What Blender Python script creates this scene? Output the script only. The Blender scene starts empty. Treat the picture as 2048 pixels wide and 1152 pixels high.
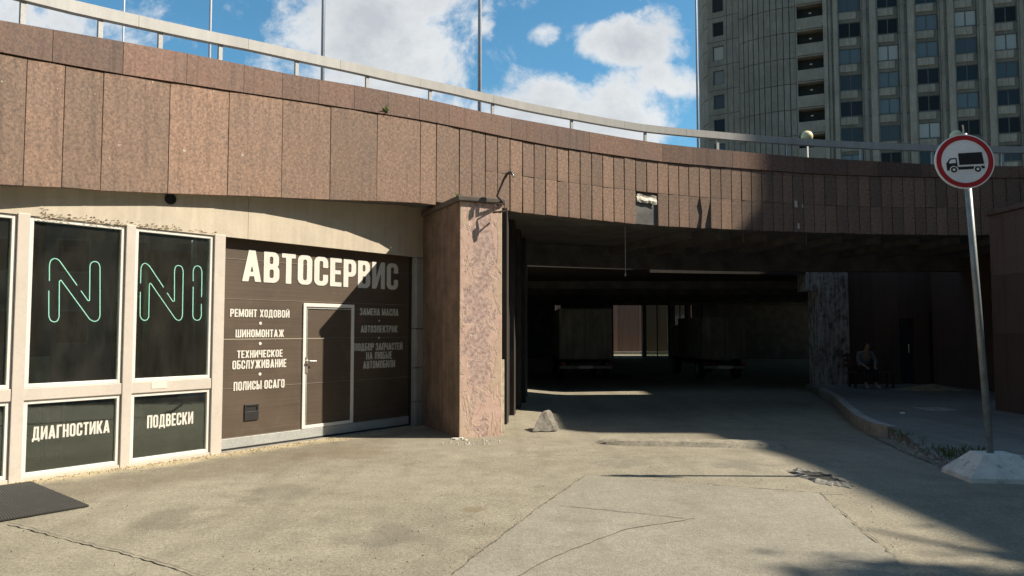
import bpy, bmesh, math, random
import numpy as np
from mathutils import Vector, Matrix
random.seed(7)
R = math.radians
C = bpy.context.scene.collection
SC = bpy.context.scene

# ------------------------------------------------------------------ camera
CAM_H, FPX = 1.7, 1500.0
PITCH = math.atan((660 - 576) / FPX)
cam = bpy.data.cameras.new('camera')
cam.sensor_width = 36.0
cam.lens = 36.0 * FPX / 2048.0
cam.clip_start, cam.clip_end = 0.05, 3000.0
cam_o = bpy.data.objects.new('camera', cam)
C.objects.link(cam_o)
cam_o.location = (0, 0, CAM_H)
cam_o.rotation_euler = (math.pi / 2 + PITCH, 0, 0)
SC.camera = cam_o

# ------------------------------------------------------------------ light
SUN_D = Vector((-1.0, 0.045, -0.97)).normalized()      # travel direction of the sunlight
sun = bpy.data.lights.new('sun', 'SUN')
sun.energy = 5.0
sun.angle = R(0.53)
sun.color = (1.0, 0.90, 0.74)
sun_o = bpy.data.objects.new('sun', sun)
C.objects.link(sun_o)
sun_o.location = (30, 0, 40)
sun_o.rotation_euler = SUN_D.to_track_quat('-Z', 'Y').to_euler()
SC.view_settings.view_transform = 'Standard'
SC.view_settings.look = 'None'
SC.view_settings.gamma = 1.0
SC.view_settings.exposure = 0.75


def ray(px, py):
    d = Vector(((px - 1024) / FPX, (576 - py) / FPX, -1.0))
    c, s = math.cos(math.pi / 2 + PITCH), math.sin(math.pi / 2 + PITCH)
    return Vector((d.x, c * d.y - s * d.z, s * d.y + c * d.z))


def sm(t):
    t = min(1.0, max(0.0, t))
    return t * t * (3 - 2 * t)


def zg(x, y):
    """height of the asphalt: the road dips a little as it runs under the deck"""
    return -0.17 * sm((x + 0.3) / 2.0) * sm((y - 9.5) / 4.5)


def G(px, py):
    r = ray(px, py)
    z = 0.0
    for _ in range(12):
        t = (z - CAM_H) / r.z
        z = zg(r.x * t, r.y * t)
    return Vector((r.x * t, r.y * t, z))


def AT(px, py, Y):
    r = ray(px, py)
    t = Y / r.y
    return Vector((r.x * t, Y, CAM_H + r.z * t))


class Frame:
    """a vertical wall plane: s along the wall, off out of the wall towards the camera, z up"""
    def __init__(self, o, u):
        self.o = Vector((o.x, o.y, 0.0))
        self.u = Vector((u.x, u.y, 0.0)).normalized()
        self.n = Vector((self.u.y, -self.u.x, 0.0))

    def P(self, s, off, z):
        p = self.o + self.u * s + self.n * off
        return Vector((p.x, p.y, z))

    def sz(self, px, py, off=0.0):
        r = ray(px, py)
        o = self.o + self.n * off
        t = (o.dot(self.n)) / (r.dot(self.n))
        p = Vector((r.x * t, r.y * t, 0)) - o
        return p.dot(self.u), CAM_H + r.z * t


# ------------------------------------------------------------------ sky
def make_world():
    w = bpy.data.worlds.new('World')
    SC.world = w
    w.use_nodes = True
    nt = w.node_tree
    N, L = nt.nodes, nt.links
    for n in list(N):
        N.remove(n)
    out = N.new('ShaderNodeOutputWorld')
    bg = N.new('ShaderNodeBackground')
    bg.inputs['Strength'].default_value = 0.08
    sky = N.new('ShaderNodeTexSky')
    sky.sky_type = 'NISHITA'
    sky.sun_disc = False
    sky.sun_elevation = R(44)
    sky.sun_rotation = R(90.5)
    sky.altitude = 50
    sky.air_density = 1.0
    sky.dust_density = 0.3
    sky.ozone_density = 2.0
    tc = N.new('ShaderNodeTexCoord')
    sep = N.new('ShaderNodeSeparateXYZ')
    L.new(tc.outputs['Generated'], sep.inputs[0])

    def M(op, a, b=None, c=None, clamp=False):
        n = N.new('ShaderNodeMath')
        n.operation = op
        n.use_clamp = clamp
        for i, v in enumerate((a, b, c)):
            if v is None:
                continue
            if isinstance(v, (int, float)):
                n.inputs[i].default_value = v
            else:
                L.new(v, n.inputs[i])
        return n.outputs[0]
    yy = M('MAXIMUM', sep.outputs['Y'], 0.02)
    u = M('DIVIDE', sep.outputs['X'], yy)
    v = M('DIVIDE', sep.outputs['Z'], yy)
    cmb = N.new('ShaderNodeCombineXYZ')
    L.new(u, cmb.inputs[0])
    L.new(v, cmb.inputs[1])

    def noise(scale, detail, rough, vec, w4=0.0):
        n = N.new('ShaderNodeTexNoise')
        n.inputs['Scale'].default_value = scale
        n.inputs['Detail'].default_value = detail
        n.inputs['Roughness'].default_value = rough
        n.inputs['Distortion'].default_value = w4
        L.new(vec, n.inputs['Vector'])
        return n
    n1 = noise(8.5, 10, 0.66, cmb.outputs[0], 0.25)
    n2 = noise(3.2, 5, 0.5, cmb.outputs[0])
    n3 = noise(5.5, 6, 0.55, cmb.outputs[0])
    # (px, py, half width px, half height px, strength): the cloud banks by the bearing and height at which they stand
    blobs = [(735, 70, 230, 190, 1.0), (640, 60, 150, 110, 0.75), (820, 130, 130, 90, 0.9), (600, 130, 110, 50, 0.45),
             (1140, 235, 220, 85, 1.05), (1040, 215, 90, 50, 0.75), (980, 245, 120, 40, 0.6), (1255, 255, 110, 60, 0.8), (1250, 82, 125, 52, 1.0), (1330, 66, 80, 58, 0.75),
             (1330, 165, 90, 40, 0.7), (1230, 185, 110, 45, 0.75), (1090, 68, 36, 26, 0.75), (960, 62, 34, 40, 0.6), (1050, 150, 40, 30, 0.35), (560, 50, 90, 60, 0.4),
             (80, 45, 150, 45, 0.9), (10, 20, 120, 50, 0.9), (480, 20, 60, 45, 0.33), (860, 215, 160, 35, 0.62),
             (1345, 225, 30, 40, 0.45), (1280, 265, 120, 35, 0.6), (330, 40, 140, 30, 0.10), (1380, 20, 40, 40, 0.4)]
    acc = None
    for (px, py, rx, ry, st) in blobs:
        r = ray(px, py)
        cu, cv = r.x / r.y, r.z / r.y
        a = M('DIVIDE', M('SUBTRACT', u, cu), rx / FPX)
        b = M('DIVIDE', M('SUBTRACT', v, cv), ry / FPX)
        d = M('ADD', M('MULTIPLY', a, a), M('MULTIPLY', b, b))
        f = M('MULTIPLY', M('SUBTRACT', 1.0, M('MULTIPLY', d, 0.62)), st)
        f = M('MAXIMUM', f, 0.0)
        acc = f if acc is None else M('SMOOTH_MAX', acc, f, 0.15)
    # the rest of the sky, away from the view: noise banks, dulled to keep the fill light neutral
    gen = noise(2.2, 6, 0.55, tc.outputs['Generated'])
    side = M('MULTIPLY', M('SUBTRACT', gen.outputs[0], 0.44), 4.0)
    front = M('MULTIPLY', sep.outputs['Y'], 4.0)
    front = M('SUBTRACT', front, 0.8, clamp=True)
    mixf = N.new('ShaderNodeMix')
    L.new(front, mixf.inputs[0])
    L.new(side, mixf.inputs[2])
    L.new(acc, mixf.inputs[3])
    fld = M('ADD', mixf.outputs[0], M('MULTIPLY', M('SUBTRACT', n1.outputs[0], 0.5), 3.1))
    fld = M('ADD', fld, M('MULTIPLY', M('SUBTRACT', n2.outputs[0], 0.5), 0.5))
    mr = N.new('ShaderNodeMapRange')
    mr.interpolation_type = 'SMOOTHSTEP'
    mr.inputs[1].default_value = 0.20
    mr.inputs[2].default_value = 0.85
    L.new(fld, mr.inputs[0])
    dens = mr.outputs[0]
    # cloud body: bright rims and crowns, greyer thick middles
    sh = N.new('ShaderNodeMapRange')
    sh.inputs[1].default_value = 0.5
    sh.inputs[2].default_value = 1.5
    L.new(M('ADD', fld, M('MULTIPLY', M('SUBTRACT', n3.outputs[0], 0.5), 1.9)), sh.inputs[0])
    ccol = N.new('ShaderNodeMix')
    ccol.data_type = 'RGBA'
    L.new(sh.outputs[0], ccol.inputs[0])
    ccol.inputs[6].default_value = (6.3, 6.45, 6.5, 1)
    ccol.inputs[7].default_value = (4.3, 4.5, 4.75, 1)
    tint = N.new('ShaderNodeMix')
    tint.data_type = 'RGBA'
    tint.blend_type = 'MULTIPLY'
    tint.inputs[0].default_value = 1.0
    tint.inputs[7].default_value = (0.62, 1.08, 1.12, 1)
    L.new(sky.outputs[0], tint.inputs[6])
    cdim = N.new('ShaderNodeMix')
    cdim.data_type = 'RGBA'
    L.new(front, cdim.inputs[0])
    cdim.inputs[6].default_value = (2.3, 2.2, 2.1, 1)
    L.new(ccol.outputs[2], cdim.inputs[7])
    mx = N.new('ShaderNodeMix')
    mx.data_type = 'RGBA'
    L.new(M('MULTIPLY', dens, 0.95), mx.inputs[0])
    L.new(tint.outputs[2], mx.inputs[6])
    L.new(cdim.outputs[2], mx.inputs[7])
    L.new(mx.outputs[2], bg.inputs[0])
    L.new(bg.outputs[0], out.inputs[0])


make_world()


# ------------------------------------------------------------------ mesh helpers
class MB:
    def __init__(self):
        self.v, self.f, self.m = [], [], []

    def add(self, vs, fs, mi=0):
        b = len(self.v)
        self.v += [Vector(p) for p in vs]
        self.f += [tuple(b + i for i in f) for f in fs]
        self.m += [mi] * len(fs)

    def hexa(self, fn, a0, a1, b0, b1, c0, c1, mi=0):
        vs = [fn(a, b, c) for c in (c0, c1) for b in (b0, b1) for a in (a0, a1)]
        self.hex8(vs, mi)

    def hex8(self, vs, mi=0):
        self.add(vs, [(0, 2, 3, 1), (4, 5, 7, 6), (0, 1, 5, 4), (2, 6, 7, 3), (0, 4, 6, 2), (1, 3, 7, 5)], mi)

    def box(self, x0, x1, y0, y1, z0, z1, mi=0):
        self.hexa(lambda a, b, c: Vector((a, b, c)), x0, x1, y0, y1, z0, z1, mi)

    def tube(self, pts, r, seg=8, mi=0, caps=True):
        pts = [Vector(p) for p in pts]
        rs = r if isinstance(r, (list, tuple)) else [r] * len(pts)
        rings = []
        up = None
        for i, p in enumerate(pts):
            a = pts[max(0, i - 1)]
            b = pts[min(len(pts) - 1, i + 1)]
            d = (b - a).normalized()
            if up is None:
                up = Vector((0, 0, 1)) if abs(d.z) < 0.9 else Vector((1, 0, 0))
            x = d.cross(up)
            if x.length < 1e-6:
                x = d.orthogonal()
            x.normalize()
            up = x.cross(d).normalized()
            rings.append([p + (x * math.cos(k * 2 * math.pi / seg) + up * math.sin(k * 2 * math.pi / seg)) * rs[i] for k in range(seg)])
        vs = [q for rg in rings for q in rg]
        fs = []
        for i in range(len(rings) - 1):
            for k in range(seg):
                k2 = (k + 1) % seg
                fs.append((i * seg + k, i * seg + k2, (i + 1) * seg + k2, (i + 1) * seg + k))
        if caps:
            fs.append(tuple(range(seg))[::-1])
            fs.append(tuple((len(rings) - 1) * seg + k for k in range(seg)))
        self.add(vs, fs, mi)

    def lathe(self, c, prof, seg=16, mi=0):
        c = Vector(c)
        vs, fs = [], []
        for (r, z) in prof:
            for k in range(seg):
                a = 2 * math.pi * k / seg
                vs.append(c + Vector((r * math.cos(a), r * math.sin(a), z)))
        for i in range(len(prof) - 1):
            for k in range(seg):
                k2 = (k + 1) % seg
                fs.append((i * seg + k, i * seg + k2, (i + 1) * seg + k2, (i + 1) * seg + k))
        fs.append(tuple(range(seg))[::-1])
        fs.append(tuple((len(prof) - 1) * seg + k for k in range(seg)))
        self.add(vs, fs, mi)

    def prism(self, poly, z0, z1, mi=0):
        n = len(poly)
        z0f = z0 if callable(z0) else (lambda x, y: z0)
        z1f = z1 if callable(z1) else (lambda x, y: z1)
        vs = [Vector((p[0], p[1], z0f(p[0], p[1]))) for p in poly] + [Vector((p[0], p[1], z1f(p[0], p[1]))) for p in poly]
        fs = [tuple(range(n))[::-1], tuple(range(n, 2 * n))]
        fs += [(i, (i + 1) % n, n + (i + 1) % n, n + i) for i in range(n)]
        self.add(vs, fs, mi)

    def build(self, name, mats, parent=None, loc=None, recalc=True, smooth=False, bevel=0.0):
        if not isinstance(mats, (list, tuple)):
            mats = [mats]
        off = Vector(loc) if loc is not None else (Vector(parent['_o']) if parent is not None else Vector((0, 0, 0)))
        me = bpy.data.meshes.new(name)
        me.from_pydata([tuple(p - off) for p in self.v], [], self.f)
        for m in mats:
            me.materials.append(m)
        me.polygons.foreach_set('material_index', self.m)
        if recalc:
            bm = bmesh.new()
            bm.from_mesh(me)
            bmesh.ops.recalc_face_normals(bm, faces=bm.faces)
            bm.to_mesh(me)
            bm.free()
        if smooth:
            me.polygons.foreach_set('use_smooth', [True] * len(me.polygons))
        me.update()
        o = bpy.data.objects.new(name, me)
        C.objects.link(o)
        if parent is not None:
            o.parent = parent
            po = Vector(parent['_o'])
            o.location = off - po
            o['_o'] = tuple(off)
        else:
            o.location = off
            o['_o'] = tuple(off)
        if bevel:
            b = o.modifiers.new('bevel', 'BEVEL')
            b.width = bevel
            b.segments = 2
            b.limit_method = 'ANGLE'
            b.angle_limit = R(40)
        return o


def tag(o, label=None, cat=None, group=None, kind=None):
    for k, v in (('label', label), ('category', cat), ('group', group), ('kind', kind)):
        if v:
            o[k] = v
    return o


def thing(name, label, cat, loc, group=None):
    o = bpy.data.objects.new(name, None)
    o.empty_display_size = 0.2
    C.objects.link(o)
    o.location = loc
    o['_o'] = tuple(Vector(loc))
    return tag(o, label, cat, group)


def copy_tree(o, parent=None):
    c = o.copy()
    C.objects.link(c)
    if parent is not None:
        c.parent = parent
    for ch in o.children:
        copy_tree(ch, c)
    return c


# ------------------------------------------------------------------ materials
class NT:
    def __init__(self, name):
        self.mat = bpy.data.materials.new(name)
        self.mat.use_nodes = True
        self.nt = self.mat.node_tree
        self.N, self.L = self.nt.nodes, self.nt.links
        self.bsdf = self.N['Principled BSDF']
        self.out = self.N['Material Output']
        self.tc = self.N.new('ShaderNodeTexCoord')
        self.obj = self.tc.outputs['Object']

    def put(self, sock, v):
        if isinstance(v, (int, float)):
            sock.default_value = v
        elif isinstance(v, tuple):
            sock.default_value = v if len(v) == 4 or sock.type == 'VECTOR' else (*v, 1)
        else:
            self.L.new(v, sock)

    def M(self, op, a, b=None, c=None, clamp=False):
        n = self.N.new('ShaderNodeMath')
        n.operation = op
        n.use_clamp = clamp
        for i, v in enumerate((a, b, c)):
            if v is not None:
                self.put(n.inputs[i], v)
        return n.outputs[0]

    def vec(self, scale=(1, 1, 1), loc=(0, 0, 0), rot=(0, 0, 0), src=None):
        n = self.N.new('ShaderNodeMapping')
        n.inputs['Scale'].default_value = scale
        n.inputs['Location'].default_value = loc
        n.inputs['Rotation'].default_value = rot
        self.L.new(src or self.obj, n.inputs[0])
        return n.outputs[0]

    def noise(self, scale, detail=4, rough=0.55, vec=None, dist=0.0):
        n = self.N.new('ShaderNodeTexNoise')
        n.inputs['Scale'].default_value = scale
        n.inputs['Detail'].default_value = detail
        n.inputs['Roughness'].default_value = rough
        n.inputs['Distortion'].default_value = dist
        self.L.new(vec or self.obj, n.inputs['Vector'])
        return n.outputs['Fac']

    def voro(self, scale, feature='F1', vec=None, rand=1.0):
        n = self.N.new('ShaderNodeTexVoronoi')
        n.feature = feature
        n.inputs['Scale'].default_value = scale
        n.inputs['Randomness'].default_value = rand
        self.L.new(vec or self.obj, n.inputs['Vector'])
        return n.outputs['Distance']

    def rng(self, v, a, b, c=0.0, d=1.0, smooth=False):
        n = self.N.new('ShaderNodeMapRange')
        if smooth:
            n.interpolation_type = 'SMOOTHSTEP'
        self.put(n.inputs[0], v)
        for i, q in enumerate((a, b, c, d)):
            n.inputs[i + 1].default_value = q
        return n.outputs[0]

    def mix(self, f, a, b, mode='MIX'):
        n = self.N.new('ShaderNodeMix')
        n.data_type = 'RGBA'
        n.blend_type = mode
        self.put(n.inputs[0], f)
        self.put(n.inputs[6], a)
        self.put(n.inputs[7], b)
        return n.outputs[2]

    def grey(self, v):
        n = self.N.new('ShaderNodeCombineColor')
        for i in range(3):
            self.put(n.inputs[i], v)
        return n.outputs[0]

    def sep(self):
        n = self.N.new('ShaderNodeSeparateXYZ')
        self.L.new(self.obj, n.inputs[0])
        return n.outputs

    def rand(self):
        return self.N.new('ShaderNodeObjectInfo').outputs['Random']

    def bump(self, h, strength=0.3, dist=0.01):
        n = self.N.new('ShaderNodeBump')
        n.inputs['Strength'].default_value = strength
        n.inputs['Distance'].default_value = dist
        self.put(n.inputs['Height'], h)
        self.L.new(n.outputs[0], self.bsdf.inputs['Normal'])

    def done(self, col, rough=0.7, metal=0.0, spec=None):
        self.put(self.bsdf.inputs['Base Color'], col)
        self.put(self.bsdf.inputs['Roughness'], rough)
        self.put(self.bsdf.inputs['Metallic'], metal)
        if spec is not None:
            self.bsdf.inputs['Specular IOR Level'].default_value = spec
        return self.mat


def weathered(name, c, var=0.25, scale=2.0, fine=40.0, fvar=0.2, rough=0.7, metal=0.0, bump=0.15, bd=0.004, stain=None, streak=0.0, rnd=0.0):
    t = NT(name)
    big = t.rng(t.noise(scale, 5), 0.3, 0.7, 1 - var, 1 + var)
    fn = t.noise(fine, 4, 0.6)
    f = t.M('MULTIPLY', big, t.rng(fn, 0.25, 0.75, 1 - fvar, 1 + fvar))
    if streak:
        sv = t.noise(1.0, 5, 0.6, t.vec((9, 9, 0.7)))
        f = t.M('MULTIPLY', f, t.rng(sv, 0.35, 0.7, 1 - streak, 1 + streak * 0.4))
    if rnd:
        f = t.M('MULTIPLY', f, t.rng(t.rand(), 0, 1, 1 - rnd, 1 + rnd))
    col = t.mix(1.0, c, t.grey(f), 'MULTIPLY')
    if stain:
        sn = t.noise(scale * 2.3, 7, 0.65, t.vec(loc=(3.1, 1.7, 8.2)))
        col = t.mix(t.M('MULTIPLY', t.rng(sn, 0.55, 0.72, 0, 1), stain[1]), col, stain[0])
    t.bump(fn, bump, bd)
    return t.done(col, t.rng(big, 1 - var, 1 + var, min(1, rough + 0.08), max(0.05, rough - 0.08)) if var else rough, metal)


def granite(name, dark, light, grey=(0.115, 0.10, 0.09)):
    t = NT(name)
    sp = t.noise(26, 5, 0.72)
    sp2 = t.noise(75, 2, 0.6)
    f = t.M('ADD', t.M('MULTIPLY', sp, 0.7), t.M('MULTIPLY', sp2, 0.3))
    col = t.mix(t.rng(f, 0.34, 0.66), dark, light)
    big = t.noise(0.9, 5, 0.6)
    col = t.mix(t.rng(big, 0.35, 0.75, 0, 0.55), col, grey)
    st = t.noise(1.0, 7, 0.66, t.vec((8, 8, 0.42)))
    eff = t.noise(1.0, 6, 0.7, t.vec((14, 14, 0.5), (3, 8, 1)))
    col = t.mix(t.rng(eff, 0.62, 0.78, 0, 0.16), col, (0.42, 0.36, 0.29))
    col = t.mix(t.rng(st, 0.50, 0.72, 0, 0.6), col, (dark[0] * 0.75, dark[1] * 0.8, dark[2] * 0.85))
    v = t.rng(t.rand(), 0, 1, 0.74, 1.20)
    col = t.mix(1.0, col, t.grey(v), 'MULTIPLY')
    col = t.mix(t.rng(t.rand(), 0, 1, 0.0, 0.22), col, t.mix(1.0, col, (1.25, 1.0, 0.85), 'MULTIPLY'))
    chips = t.rng(t.noise(9, 2, 0.5, t.vec(loc=(5, 2, 9))), 0.76, 0.79)
    col = t.mix(t.M('MULTIPLY', chips, 0.7), col, (0.5, 0.45, 0.38))
    t.bump(f, 0.25, 0.006)
    return t.done(col, 0.72)


def plain(name, c, rough=0.5, metal=0.0, **k):
    return weathered(name, c, var=0.12, fvar=0.08, rough=rough, metal=metal, bump=0.06, **k)


def emit(name, c, s):
    t = NT(name)
    t.bsdf.inputs['Emission Color'].default_value = (*c, 1)
    t.bsdf.inputs['Emission Strength'].default_value = s
    return t.done((*c,), 0.4)


def glass(name, tint, gloss=0.5, rough=0.02):
    t = NT(name)
    tr = t.N.new('ShaderNodeBsdfTransparent')
    tr.inputs[0].default_value = (*tint, 1)
    gl = t.N.new('ShaderNodeBsdfGlossy')
    gl.inputs['Roughness'].default_value = rough
    gl.inputs['Color'].default_value = (0.8, 0.9, 0.88, 1)
    dust = t.N.new('ShaderNodeBsdfDiffuse')
    dust.inputs[0].default_value = (0.3, 0.28, 0.23, 1)
    fr = t.N.new('ShaderNodeFresnel')
    fr.inputs[0].default_value = 1.5
    mx = t.N.new('ShaderNodeMixShader')
    t.L.new(t.M('MULTIPLY', fr.outputs[0], gloss * 2), mx.inputs[0])
    t.L.new(tr.outputs[0], mx.inputs[1])
    t.L.new(gl.outputs[0], mx.inputs[2])
    m2 = t.N.new('ShaderNodeMixShader')
    dn = t.noise(2.0, 6, 0.65, t.vec((2, 2, 0.8)))
    t.L.new(t.rng(dn, 0.35, 0.70, 0.028, 0.085), m2.inputs[0])
    t.L.new(mx.outputs[0], m2.inputs[1])
    t.L.new(dust.outputs[0], m2.inputs[2])
    t.L.new(m2.outputs[0], t.out.inputs[0])
    return t.mat


MAT = {}
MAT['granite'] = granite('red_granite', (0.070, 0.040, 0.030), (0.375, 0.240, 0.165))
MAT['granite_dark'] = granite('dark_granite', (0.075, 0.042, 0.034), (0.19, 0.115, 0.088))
MAT['granite_band'] = granite('band_granite', (0.062, 0.032, 0.024), (0.27, 0.155, 0.11))
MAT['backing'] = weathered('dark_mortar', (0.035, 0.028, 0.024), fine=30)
MAT['beige'] = weathered('beige_paint', (0.50, 0.435, 0.345), var=0.10, fine=25, fvar=0.05, rough=0.5, bump=0.05,
                         stain=((0.36, 0.28, 0.19), 0.28), streak=0.12)
MAT['frame_white'] = weathered('pale_frame_paint', (0.53, 0.475, 0.42), var=0.08, fine=30, fvar=0.05, rough=0.42, stain=((0.40, 0.33, 0.25), 0.35))
MAT['frame_bright'] = weathered('white_frame_paint', (0.68, 0.65, 0.61), var=0.06, fine=30, fvar=0.04, rough=0.4)
MAT['metal_grey'] = weathered('grey_metal', (0.42, 0.43, 0.42), var=0.15, rough=0.45, metal=0.3)
MAT['galv'] = weathered('galvanised_steel', (0.25, 0.27, 0.27), var=0.25, scale=6, fine=60, fvar=0.25, rough=0.45, metal=0.35)
MAT['rail'] = weathered('rail_paint', (0.40, 0.395, 0.385), var=0.10, fine=30, fvar=0.05, rough=0.45, streak=0.1)
MAT['rail_post'] = weathered('rail_post_paint', (0.40, 0.40, 0.40), var=0.10, rough=0.5)
MAT['pole'] = weathered('pole_paint', (0.42, 0.44, 0.50), var=0.08, rough=0.45)
MAT['concrete'] = weathered('grey_concrete', (0.25, 0.235, 0.205), var=0.3, scale=5, fine=55, fvar=0.35, rough=0.9, bump=0.5, bd=0.01,
                            stain=((0.12, 0.11, 0.09), 0.7))
MAT['concrete_white'] = weathered('white_washed_concrete', (0.62, 0.60, 0.55), var=0.12, scale=6, fine=70, fvar=0.15, rough=0.9, bump=0.2, bd=0.006,
                                  stain=((0.15, 0.14, 0.12), 0.75))
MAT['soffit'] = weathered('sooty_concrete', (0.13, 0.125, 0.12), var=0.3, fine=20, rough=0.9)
MAT['black'] = plain('black_metal', (0.02, 0.02, 0.02), 0.5)
MAT['rust'] = weathered('rusty_iron', (0.09, 0.06, 0.055), var=0.35, scale=20, fine=120, rough=0.75, metal=0.2)
MAT['rubber_black'] = plain('tyre_rubber', (0.02, 0.02, 0.02), 0.85)
MAT['chrome'] = plain('satin_metal', (0.65, 0.62, 0.58), 0.3, 0.8)
MAT['white_letter'] = weathered('white_vinyl', (0.62, 0.595, 0.54), var=0.05, fine=60, fvar=0.06, rough=0.5, stain=((0.35, 0.30, 0.24), 0.25))
MAT['old_letter'] = weathered('faded_white_vinyl', (0.55, 0.53, 0.48), var=0.15, scale=9, fine=60, fvar=0.2, rough=0.6, stain=((0.16, 0.13, 0.11), 0.5))
MAT['glass'] = glass('tinted_glass', (0.62, 0.70, 0.66), 1.6)
MAT['room'] = weathered('dim_room_wall', (0.10, 0.105, 0.10), var=0.3, fine=12)
MAT['neon'] = emit('mint_neon', (0.62, 1.0, 0.77), 1.7)
MAT['soil'] = weathered('grit', (0.30, 0.24, 0.15), var=0.3, scale=8, fine=60, fvar=0.4, rough=0.95)
MAT['wood'] = weathered('old_wood', (0.12, 0.06, 0.04), var=0.3, fine=40, rough=0.7)
MAT['grass'] = weathered('grass_blade', (0.075, 0.10, 0.03), var=0.3, scale=9, fine=30, rough=0.7, rnd=0.2)
MAT['leaf'] = weathered('weed_leaf', (0.11, 0.15, 0.045), var=0.3, scale=30, fine=60, rough=0.6)
MAT['kerb'] = weathered('kerb_stone', (0.33, 0.31, 0.28), var=0.25, scale=4, fine=50, fvar=0.3, rough=0.9, bump=0.4, stain=((0.13, 0.12, 0.1), 0.6))


def door_mat():
    t = NT('brown_door_panel')
    gr = t.noise(1.0, 6, 0.6, t.vec((0.8, 0.8, 60)))
    big = t.noise(1.6, 4)
    f = t.M('MULTIPLY', t.rng(gr, 0.3, 0.7, 0.82, 1.18), t.rng(big, 0.3, 0.7, 0.85, 1.15))
    col = t.mix(1.0, (0.083, 0.060, 0.043), t.grey(f), 'MULTIPLY')
    dirt = t.rng(t.noise(5, 7, 0.7), 0.55, 0.8, 0, 0.35)
    col = t.mix(dirt, col, (0.17, 0.14, 0.10))
    t.bump(gr, 0.1, 0.002)
    return t.done(col, 0.5)


MAT['door'] = door_mat()


def plaster_mat():
    t = NT('peeling_plaster')
    s = t.sep()
    n = t.noise(3.2, 6, 0.6, dist=0.4)
    n2 = t.noise(9, 5, 0.65)
    # loose render survives near the arrises, fallen off in patches along the middle of the face
    mid = t.rng(t.M('ABSOLUTE', t.M('ADD', s[0], -0.34)), 0.10, 0.50, 0.17, -0.22)
    up = t.rng(s[2], 0.2, 1.2, -0.06, 0.06)
    mid = t.M('ADD', mid, up)
    pn = t.noise(2.3, 7, 0.62, t.vec((1, 1, 0.6)), 0.8)
    patch = t.rng(t.M('ADD', mid, t.M('SUBTRACT', pn, 0.50)), 0.0, 0.025)
    pn2 = t.noise(5.0, 7, 0.66, t.vec((1, 1, 0.75), (4, 4, 4)), 1.0)
    patch2 = t.rng(t.M('ADD', t.M('MULTIPLY', mid, 0.9), t.M('SUBTRACT', pn2, 0.60)), 0.0, 0.03)
    base = t.mix(t.rng(n2, 0.3, 0.7), (0.46, 0.335, 0.25), (0.58, 0.44, 0.34))
    pink = t.mix(t.rng(n2, 0.3, 0.7), (0.50, 0.325, 0.265), (0.64, 0.46, 0.385))
    purp = t.mix(t.rng(t.noise(16, 5), 0.38, 0.62), (0.33, 0.215, 0.195), (0.54, 0.41, 0.36))
    col = t.mix(patch, base, pink)
    col = t.mix(patch2, col, purp)
    rim = t.rng(t.M('ABSOLUTE', t.M('ADD', t.M('ADD', t.M('MULTIPLY', mid, 0.9), t.M('SUBTRACT', pn2, 0.60)), -0.01)), 0.0, 0.018, 0.75, 0)
    col = t.mix(rim, col, (0.60, 0.49, 0.38))
    wv_ = t.N.new('ShaderNodeVectorMath')
    wv_.operation = 'ADD'
    nn_ = t.N.new('ShaderNodeTexNoise')
    nn_.inputs['Scale'].default_value = 4.0
    nn_.inputs['Detail'].default_value = 5
    t.L.new(t.obj, nn_.inputs['Vector'])
    sc_ = t.N.new('ShaderNodeVectorMath')
    sc_.operation = 'SCALE'
    sc_.inputs[3].default_value = 0.35
    t.L.new(nn_.outputs['Color'], sc_.inputs[0])
    t.L.new(t.obj, wv_.inputs[0])
    t.L.new(sc_.outputs[0], wv_.inputs[1])
    mort = t.voro(4.6, 'DISTANCE_TO_EDGE', t.vec((1, 1, 1.1), src=wv_.outputs[0]))
    mm_ = t.M('MULTIPLY', t.rng(mort, 0.01, 0.07, 0.55, 0), t.M('MULTIPLY', patch2, t.rng(t.noise(2.0, 3), .45, .6)))
    col = t.mix(mm_, col, t.mix(t.rng(n2, .35, .65), (0.50, 0.37, 0.29), (0.62, 0.50, 0.41)))
    crk = t.rng(t.M('ABSOLUTE', t.M('SUBTRACT', t.noise(1.3, 4, 0.6, t.vec((1, 1, 0.45), (9, 1, 3)), 0.8), 0.52)), 0.0, 0.0028, 0.8, 0)
    col = t.mix(crk, col, (0.15, 0.10, 0.08))
    h = t.M('ADD', t.M('MULTIPLY', patch, -1.0), t.M('MULTIPLY', patch2, -0.8))
    h = t.M('ADD', h, t.M('MULTIPLY', n2, 0.35))
    t.bump(t.M('ADD', h, t.M('MULTIPLY', mm_, 0.5)), 0.5, 0.012)
    return t.done(col, 0.85)


MAT['plaster'] = plaster_mat()


def peel_mat():
    t = NT('flaking_whitewash')
    s = t.noise(1.0, 6, 0.65, t.vec((10, 10, 1.4)))
    n = t.noise(6, 6, 0.7)
    f = t.rng(t.M('ADD', t.M('MULTIPLY', s, 0.6), t.M('MULTIPLY', n, 0.4)), 0.42, 0.58)
    return t.done(t.mix(f, (0.10, 0.09, 0.085), (0.50, 0.48, 0.47)), 0.9)


MAT['peel'] = peel_mat()

# ------------------------------------------------------------------ facade frame (the shopfront wall)
FA, FB = G(20, 966), G(835, 851)
FW = Frame(FA, FB - FA)


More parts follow.
